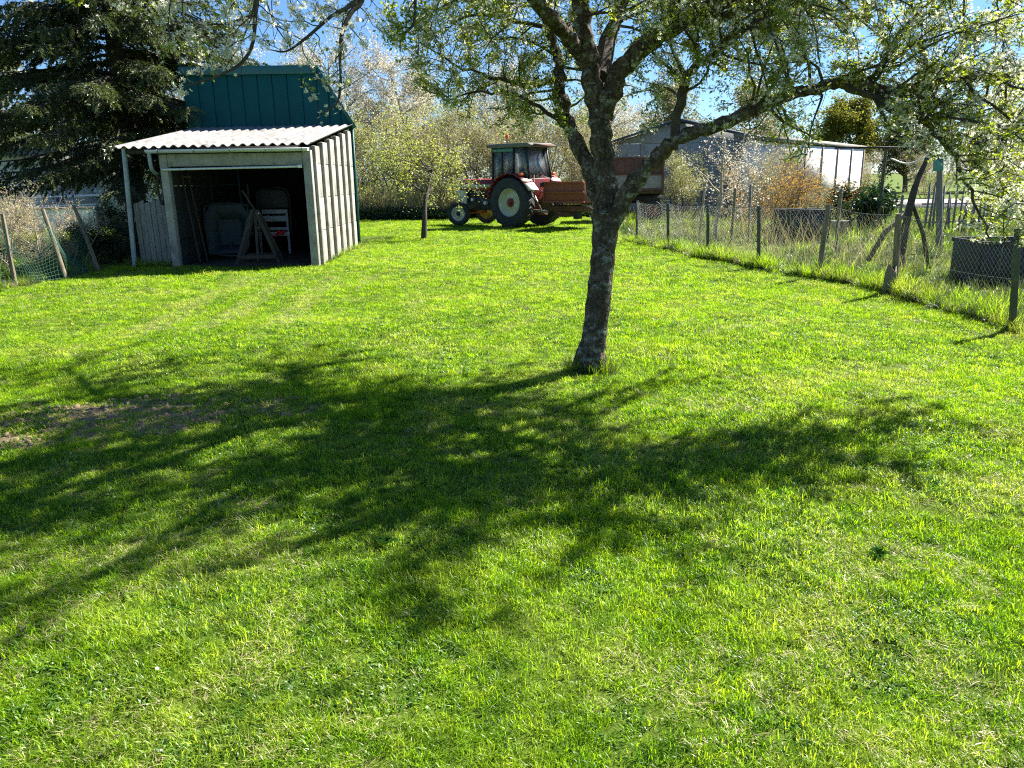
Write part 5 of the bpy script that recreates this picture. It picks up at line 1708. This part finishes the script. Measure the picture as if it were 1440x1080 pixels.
# dead leaning trunk with forked props
dt = empty('dead_trunk', (6.40, 12.7, 0), 'leaning dead grey tree trunk with props in the rough grass', 'tree trunk')
MB().tube(catmull([(0.0, 0, -0.1), (0.02, 0, 0.5), (0.06, 0, 1.0), (0.16, 0.05, 1.4), (0.30, 0.1, 1.75)], 4), np.linspace(0.075, 0.035, 17), 14, jit=0.12).build('trunk', M['dark_bark'], dt, smooth=True)
MB().tube([(0.55, 0.1, -0.05), (0.36, 0.05, 0.55), (0.1, 0, 1.05)], [0.035, 0.035, 0.03], 7).build('prop', M['dark_bark'], dt)
MB().tube([(-0.55, -0.05, 0.15), (-0.3, 0, 0.6), (0.02, 0, 0.9)], [0.04, 0.04, 0.035], 7).build('prop', M['post_wood'], dt)

# paling bundle and blocks by the drive
pb = empty('stick_paling', (11.4, 19.9, 0), 'low paling of upright grey sticks right of the clothesline pole', 'fence')
for k in range(17):
    x_ = -0.85 + 0.105 * k + RNG.uniform(-0.02, 0.02)
    MB().tube([(x_, 0, -0.05), (x_ + RNG.uniform(-0.06, 0.06), RNG.uniform(-0.03, 0.03), RNG.uniform(0.9, 1.35))], [0.03, 0.022], 6).build('stick', M['grey_wood'], pb)
for z_ in (0.3, 0.75):
    MB().tube([(-0.95, 0.05, z_), (0.95, 0.05, z_)], 0.02, 6).build('rail', M['grey_wood'], pb)
for k, (x_, y_) in enumerate(((9.05, 21.4), (9.75, 21.3))):
    o = MB().span((-0.24, -0.15, 0), (0.24, 0.15, 0.28)).build('concrete_block', M['concrete'], None, bevel=0.015)
    o.location = (x_, y_, 0)
    tag(o, ['grey concrete block under the leaning laurel, nearer the wire fence', 'grey concrete block at the foot of the green T-pole'][k], 'block', 'blocks by the laurel')
# plain wooden stakes and canes in the rough garden
stakes = [(6.0, 14.3, 1.25, 0.0, 'post_wood', 'weathered post between the two compost crates'), (7.55, 15.2, 1.1, 0.02, 'grey_wood', 'grey stake just right of the black compost crate'),
          (4.6, 16.2, 1.25, 0.03, 'post_wood', 'thin brown stake behind the wire fence near the small bare tree'), (5.4, 17.6, 1.3, -0.04, 'grey_wood', 'pale stake among dry stems left of the black crate'),
          (4.75, 19.6, 1.55, 0.12, 'dry_stem', 'slanting pale cane in front of the concrete barn'), (5.35, 20.5, 1.7, 0.18, 'dry_stem', 'second slanting pale cane in front of the concrete barn')]
for (x, y, h, lx, mt, lb) in stakes:
    r = empty('garden_stake', (x, y, 0), lb, 'stake', group='stakes in the rough garden')
    MB().tube([(0, 0, -0.08), (lx * 0.5, 0.01, h * 0.5), (lx, 0, h)], [0.032, 0.03, 0.026], 8, jit=0.06).build('shaft', M[mt], r, smooth=True)
    MB().lathe([(0.027, h - 0.01), (0.02, h + 0.02), (0.003, h + 0.03)], (lx, 0, 0), 'z', 8).build('tip', M[mt], r)

# ------------------------------------------------------------------ trees and bushes
proto_tree('young_fruit', 31, 5600, 0.055, M['yellow_green'], M['dark_bark'], 0.05, 0.45, (M['pale_bud'], 0.35), H=2.4, stem_h=1.1, r0=0.075, limbs=9, limb_len=1.55, subs=7, sub_len=0.8, twigs=5, twig_len=0.4, up=0.45, grav=0.04)
proto_tree('olive_bush', 32, 11000, 0.085, M['willow'], M['twig'], 0.10, 0.4, (M['pale_bud'], 0.22), H=4.6, stem_h=0.5, r0=0.05, limbs=7, limb_len=1.7, subs=5, sub_len=0.9, twigs=4, twig_len=0.45, up=0.9, grav=0.05, stems=7, stem_spread=0.7, k=5)
proto_tree('beige_bush', 33, 9000, 0.075, M['pale_bud'], M['dry_stem'], 0.10, 0.4, (M['willow'], 0.45), H=4.2, stem_h=0.3, r0=0.045, limbs=8, limb_len=1.4, subs=6, sub_len=0.8, twigs=5, twig_len=0.5, up=1.0, grav=0.06, stems=8, stem_spread=0.9, k=5)
proto_tree('blossom_tree', 34, 24000, 0.10, M['pink_white'], M['twig'], 0.10, 0.6, (M['pale_bud'], 0.3), H=9.0, stem_h=2.0, r0=0.2, limbs=22, limb_len=3.4, subs=7, sub_len=1.5, twigs=5, twig_len=0.7, up=0.55, grav=0.02, k=7)
proto_tree('bare_brush', 35, 3000, 0.05, M['pale_bud'], M['dry_stem'], 0.06, 0.4, (M['willow'], 0.5), H=1.9, stem_h=0.1, r0=0.02, limbs=6, limb_len=0.9, subs=5, sub_len=0.55, twigs=4, twig_len=0.3, up=0.8, grav=0.0, stems=9, stem_spread=0.7, k=4)
proto_tree('small_bare', 36, 1500, 0.05, M['pink_white'], M['dry_stem'], 0.04, 0.6, None, H=3.0, stem_h=0.7, r0=0.06, limbs=9, limb_len=1.2, subs=5, sub_len=0.7, twigs=3, twig_len=0.3, up=0.5, grav=0.0)
proto_tree('orange_bush', 37, 3800, 0.055, M['forsythia'], M['trestle_wood'], 0.07, 0.4, None, H=2.6, stem_h=0.2, r0=0.02, limbs=6, limb_len=0.9, subs=5, sub_len=0.5, twigs=3, twig_len=0.3, up=0.9, grav=0.02, stems=9, stem_spread=0.7, k=4)
proto_tree('round_tree', 38, 26000, 0.20, M['yellow_leaf'], M['twig'], 0.22, 0.6, None, H=8.0, stem_h=1.8, r0=0.22, limbs=24, limb_len=3.0, subs=7, sub_len=1.3, twigs=4, twig_len=0.6, up=0.6, grav=0.02)
proto_tree('far_tree', 39, 22000, 0.20, M['far_leaf'], M['twig'], 0.2, 0.6, (M['pale_bud'], 0.3), H=9.0, stem_h=1.2, r0=0.2, limbs=24, limb_len=3.0, subs=7, sub_len=1.4, twigs=4, twig_len=0.7, up=0.7, grav=0.02)
proto_tree('dark_laurel', 40, 2600, 0.12, M['laurel'], M['dark_bark'], 0.07, 0.5, None, H=1.2, stem_h=0.45, r0=0.06, limbs=8, limb_len=0.75, subs=5, sub_len=0.4, twigs=3, twig_len=0.2, up=0.5, grav=0.02)
proto_tree('dark_bush', 41, 9000, 0.075, M['bank'], M['dark_bark'], 0.08, 0.55, (M['laurel'], 0.4), H=1.7, stem_h=0.1, r0=0.03, limbs=7, limb_len=0.8, subs=5, sub_len=0.45, twigs=4, twig_len=0.25, up=0.7, grav=0.0, stems=7, stem_spread=0.5, k=4)

# the slender fruit tree by the tractor: traced stem with two arms
plant('young_fruit', 'young_fruit_tree', 'tree', -2.33, 21.2, 1.2, R(40), 'slender young fruit tree with pale leaves standing in front of the tractor nose')

hedge_spots = [  # x, y, scale, kind, label
    (-7.6, 34.0, 0.85, 'beige_bush', 'beige budding bush right behind the teal barn corner'),
    (-6.0, 33.2, 0.95, 'olive_bush', 'olive-green bush left of the slender fruit tree'),
    (-4.4, 34.6, 1.10, 'olive_bush', 'tall olive bush directly behind the slender fruit tree'),
    (-3.0, 33.4, 0.95, 'beige_bush', 'pale beige bush behind the slender fruit tree trunk'),
    (-1.7, 34.4, 1.15, 'olive_bush', 'tall olive bush behind the tractor bonnet'),
    (-0.2, 33.6, 1.10, 'beige_bush', 'pale twiggy bush behind the tractor cab'),
    (1.2, 34.6, 1.18, 'olive_bush', 'olive bush behind the tractor cab roof, towards the plum trunk'),
    (2.7, 33.8, 1.0, 'beige_bush', 'beige bush behind the spreader box'),
    (3.9, 36.5, 0.9, 'olive_bush', 'olive bush between the plum trunk and the concrete barn'),
]
for k, (x, y, s, key, lb) in enumerate(hedge_spots):
    plant(key, 'thicket_bush', 'bush', x, y, s, R(37 * k), lb, 'bushes of the thicket behind the lawn', parts=('stems', 'crown'))
bl = [(-9.0, 40.0, 1.0, 'tall pale pinkish blossom tree directly behind the teal barn roof'), (-4.6, 42.0, 0.98, 'tall pale blossom tree right of the teal barn roof'), (0.2, 43.0, 0.86, 'pale blossom tree high behind the tractor'),
      (-15.0, 41.0, 0.95, 'pale blossom tree behind the spruce'), (4.6, 46.0, 0.86, 'pale blossom tree behind the plum trunk')]
for k, (x, y, s, lb) in enumerate(bl):
    plant('blossom_tree', 'blossom_tree', 'tree', x, y, s, R(71 * k), lb, 'pale blossom trees beyond the thicket')
br = [(-10.3, 13.7, 0.95, 'bare beige brush clump behind the leftmost net-fence stake'), (-9.5, 14.4, 0.9, 'bare beige brush clump at the photo edge, lower crown of the spruce above'), (-8.9, 15.3, 0.7, 'bare brush clump between the net fence and terrace wall'),
      (-12.2, 15.6, 1.1, 'bare beige brush clump far behind the net fence')]
for k, (x, y, s, lb) in enumerate(br):
    plant('bare_brush', 'brush_clump', 'bush', x, y, s, R(50 * k), lb, 'brush left of the shed', parts=('stems', 'crown'))
plant('dark_bush', 'dark_bush', 'bush', -7.7, 16.0, 0.5, 0, 'dark green bush in the shade left of the shed planks', parts=('stems', 'crown'))
plant('dark_bush', 'dark_bush', 'bush', -8.4, 17.6, 0.75, 1, 'dark green bush under the spruce behind the shed planks', parts=('stems', 'crown'))
plant('dark_bush', 'dark_bush', 'bush', -8.45, 15.7, 0.55, 2, 'low dark bush added as shade behind the stake nearest the shed', parts=('stems', 'crown'))  # bush added to darken a spot where only shade lies
plant('small_bare', 'small_bare_tree', 'tree', 4.9, 18.6, 0.95, R(20), 'small bare tree with sparse white blossom in front of the concrete barn')
plant('small_bare', 'small_bare_tree', 'tree', 7.2, 24.5, 1.15, R(110), 'small bare tree between the concrete barn and the orange bush')
plant('beige_bush', 'pale_bush', 'bush', 9.4, 27.5, 0.62, 1.0, 'pale twiggy bush in front of the white shed wall', parts=('stems', 'crown'))
plant('olive_bush', 'olive_bush', 'bush', 6.6, 30.5, 0.58, 2.0, 'olive bush standing against the concrete barn wall', parts=('stems', 'crown'))
plant('orange_bush', 'orange_bush', 'bush', 6.95, 20.8, 1.0, 0, 'orange-yellow flowering bush in front of the white shed', parts=('stems', 'crown'))
plant('orange_bush', 'orange_bush', 'bush', 8.3, 22.5, 0.9, 2, 'orange twiggy bush behind the black compost crate, nearer the white shed', parts=('stems', 'crown'))
lr = plant('dark_laurel', 'leaning_laurel', 'bush', 10.1, 21.0, 1.0, R(0), 'dark glossy laurel leaning left beside the gravel drive')
lr.rotation_euler = (0, R(-32), 0)
plant('dark_laurel', 'laurel_bush', 'bush', 9.75, 22.6, 0.95, R(150), 'small dark laurel bush behind the green T-pole')
plant('round_tree', 'yellow_tree', 'tree', 25.5, 60.0, 0.92, 0, 'rounded yellow-green tree rising behind the white shed')
far = [(31, 62, 1.0), (37, 60, 1.05), (19.5, 64, 0.9), (43, 58, 1.1), (13, 66, 1.05), (7, 66, 1.0), (49, 56, 1.1), (1, 64, 0.95), (-6, 62, 1.0), (-14, 58, 1.0), (-22, 52, 1.0), (-29, 46, 1.0), (-36, 44, 1.0), (56, 56, 1.1), (10.5, 49, 0.72), (16, 51, 0.76)]
fl = ['green tree right of the rounded yellow tree', 'second green tree right of the yellow tree', 'green tree left of the rounded yellow tree', 'third green tree right of the yellow tree', 'far tree behind the orange bushes', 'far tree behind the concrete barn roof',
      'far tree above the stick paling', 'far tree behind the plum trunk', 'far tree behind the slender fruit tree', 'far tree behind the teal barn', 'far tree behind the pale house roof', 'far tree left of the spruce trunk', 'far tree at the left photo edge', 'far tree at the right photo edge', 'pale green tree above the join of barn and white shed', 'pale green tree rising over the white shed roof']
for k, ((x, y, s), lb) in enumerate(zip(far, fl)):
    plant('far_tree', 'far_tree', 'tree', x, y, s, R(61 * k), lb, 'trees on the skyline')
# hedge beyond the drive
for k in range(5):
    plant('beige_bush', 'drive_hedge_bush', 'bush', 17 + 4.2 * k, 47.5, 0.72, R(80 * k), 'brown bush beyond the gravel drive, ' + ['right behind the white shed', 'left of the T-pole arm', 'behind the clothesline bracket', 'above the stick paling', 'at the photo edge'][k], 'brown bushes beyond the drive', parts=('stems', 'crown'))

# dry stalks and low green bank in front of the thicket
n = 5200
x = RNG.uniform(-9.5, 3.2, n)
y = RNG.uniform(31.5, 32.9, n)
Lk = RNG.uniform(0.5, 1.5, n)
lean = RNG.normal(0, 0.42, (n, 2))
b0 = np.stack([x, y, np.full(n, -0.02)], -1)
t0 = b0 + np.stack([lean[:, 0] * Lk, lean[:, 1] * Lk * 0.4, Lk], -1)
sd = RNG.normal(0, 1, (n, 3)) * [1, 1, 0]
sd = sd / np.linalg.norm(sd, axis=1)[:, None] * 0.018
V = np.stack([b0 - sd, b0 + sd, t0 + sd * 0.3, t0 - sd * 0.3], 1).reshape(-1, 3)
o = link('undergrowth', np_mesh('undergrowth', V, np.arange(4 * n).reshape(-1, 4)), M['straw'])
tag(o, 'dry pale stalks standing along the foot of the thicket', 'undergrowth', kind='stuff')
n = 16000
x = RNG.uniform(-10, 3.6, n)
y = RNG.uniform(31.0, 32.0, n)
z = RNG.uniform(0, 1, n) ** 0.8 * (0.34 + 0.16 * vnoise(x, y * 0, 1.3, 2)) * np.clip(1.2 - np.abs(y - 31.6) * 1.2, 0.2, 1)
V, F = leaves(np.stack([x, y, z], -1), RNG.uniform(0.08, 0.14, n), 0.6)
o = link('ground_cover', np_mesh('ground_cover', V, F), M['bank'])
tag(o, 'low dark green bank of ground cover at the far lawn edge', 'ground cover', kind='stuff')
# dry stems among the rough grass by the fence
n = 800
y = RNG.uniform(11.5, 21, n)
x = fence_x(y) + RNG.uniform(0.2, 3.4, n)
Lk = RNG.uniform(0.3, 0.95, n)
lean = RNG.normal(0, 0.45, (n, 2))
b0 = np.stack([x, y, np.full(n, -0.02)], -1)
t0 = b0 + np.stack([lean[:, 0] * Lk, lean[:, 1] * Lk, Lk], -1)
sd = RNG.normal(0, 1, (n, 3)) * [1, 1, 0]
sd = sd / np.linalg.norm(sd, axis=1)[:, None] * 0.003
V = np.stack([b0 - sd, b0 + sd, t0 + sd * 0.3, t0 - sd * 0.3], 1).reshape(-1, 3)
o = link('dry_weeds', np_mesh('dry_weeds', V, np.arange(4 * n).reshape(-1, 4)), M['straw'])
tag(o, 'tangle of dry weed stems behind the wire fence', 'weeds', kind='stuff')

# ------------------------------------------------------------------ spruce
rng = np.random.default_rng(5)
sp = empty('spruce_tree', (-9.6, 20.3, 0), 'large dark spruce with drooping boughs standing left of the shed', 'tree')
MB().tube([(0, 0, -0.1), (0.05, 0, 3), (0.0, 0.05, 7), (0, 0, 13)], [0.28, 0.22, 0.14, 0.02], 14, jit=0.05).build('trunk', M['dark_bark'], sp, smooth=True)
bw = MB()
NP, ND = [], []
for z0 in np.arange(1.9, 12.6, 0.19):
    f = (z0 - 1.7) / 11
    for q in range(6 if z0 < 6.5 else 3):
        a = rng.uniform(0, 6.28)
        L = (3.9 * (1 - f) ** 0.8 + 0.3) * rng.uniform(0.72, 1.08)
        d = np.array([math.cos(a), math.sin(a), 0.12])
        t = np.linspace(0, 1, 9)
        P = np.stack([d[0] * L * t, d[1] * L * t, z0 + 0.25 * t * L * 0.3 - 0.30 * L * t ** 1.8 + 0.10 * L * t ** 5], -1)
        P[1:-1] += rng.normal(0, 0.03, (7, 3))
        bw.tube(P, np.linspace(0.045, 0.006, 9), 4, cap=False)
        side = np.array([-d[1], d[0], 0])
        for u in np.arange(0.14, 1.0, 0.045 if z0 < 6 else 0.09):
            i0 = u * 8
            j = int(i0)
            b_ = P[j] * (1 - (i0 - j)) + P[min(j + 1, 8)] * (i0 - j)
            for s in (-1, 1):
                l2 = (0.30 + 0.55 * (1 - u) * (u > 0.2)) * rng.uniform(0.6, 1.2) * min(1, L / 2)
                dd = unit(np.array([d[0], d[1], 0]) * 0.8 + side * s * rng.uniform(0.5, 1.0) + np.array([0, 0, rng.uniform(-1.3, -0.15)]))
                e = b_ + dd * l2
                m_ = 5 if z0 < 6 else 3
                bw.tube([b_, e], [0.006, 0.002], 3, cap=False)
                for v in np.linspace(0.12, 1, int(m_ * (1 + l2 * 2.4))):
                    NP.append(b_ + dd * l2 * v + rng.normal(0, 0.012, 3) + np.array([0, 0, -0.06 * v * v]))
                    ND.append(dd)
bw.build('boughs', M['dark_bark'], sp, recalc=False)
NP, ND = np.array(NP), np.array(ND)
print('spruce spray points', len(NP))
rep = 6
P = np.repeat(NP, rep, axis=0)
Dn = np.repeat(ND, rep, axis=0) * 0.9 + rng.normal(0, 0.45, (len(P), 3)) + np.array([0, 0, -0.12])
Dn /= np.linalg.norm(Dn, axis=1)[:, None]
W = np.cross(Dn, rng.normal(0, 1, (len(P), 3)))
W /= np.linalg.norm(W, axis=1)[:, None]
ln = rng.uniform(0.07, 0.13, (len(P), 1))
wd = rng.uniform(0.009, 0.016, (len(P), 1))
V = np.stack([P - W * wd, P + W * wd, P + Dn * ln], 1).reshape(-1, 3)
link('needles', np_mesh('needles', V, np.arange(3 * len(P)).reshape(-1, 3)), M['spruce'], sp)['kind'] = 'stuff'

# ------------------------------------------------------------------ broad-leaved weeds in the lawn
for k, (x, y, s, lb) in enumerate(((1.52, 2.92, 0.7, 'dark broad-leaved weed rosette in the near lawn, right of centre'), (-0.55, 3.0, 0.7, 'small broad-leaved weed rosette at the near edge of the tree shadow'), (-7.6, 10.6, 1.3, 'leafy weed rosette by the net fence at the photo edge'))):
    r = empty('lawn_weed', (x, y, float(gz(x, y))), lb, 'weed', group='broad-leaved weeds in the lawn')
    for q in range(9):
        a = q * 0.7 + RNG.uniform(-0.2, 0.2)
        L = s * RNG.uniform(0.05, 0.09)
        c, sn = math.cos(a), math.sin(a)
        pts = [(0, 0.0, 0.015), (0.35, 0.2, 0.045), (0.75, 0.24, 0.055), (1.0, 0.0, 0.04), (0.75, -0.24, 0.055), (0.35, -0.2, 0.045)]
        mb = MB()
        mb.v.append(np.array([(L * (u * c - w * sn), L * (u * sn + w * c), h * s) for u, w, h in pts]))
        mb.n = 6
        mb.f4.append(np.array([[0, 1, 4, 5], [1, 2, 3, 4]]))
        mb.build('leaf', M['weed'], r, smooth=True)
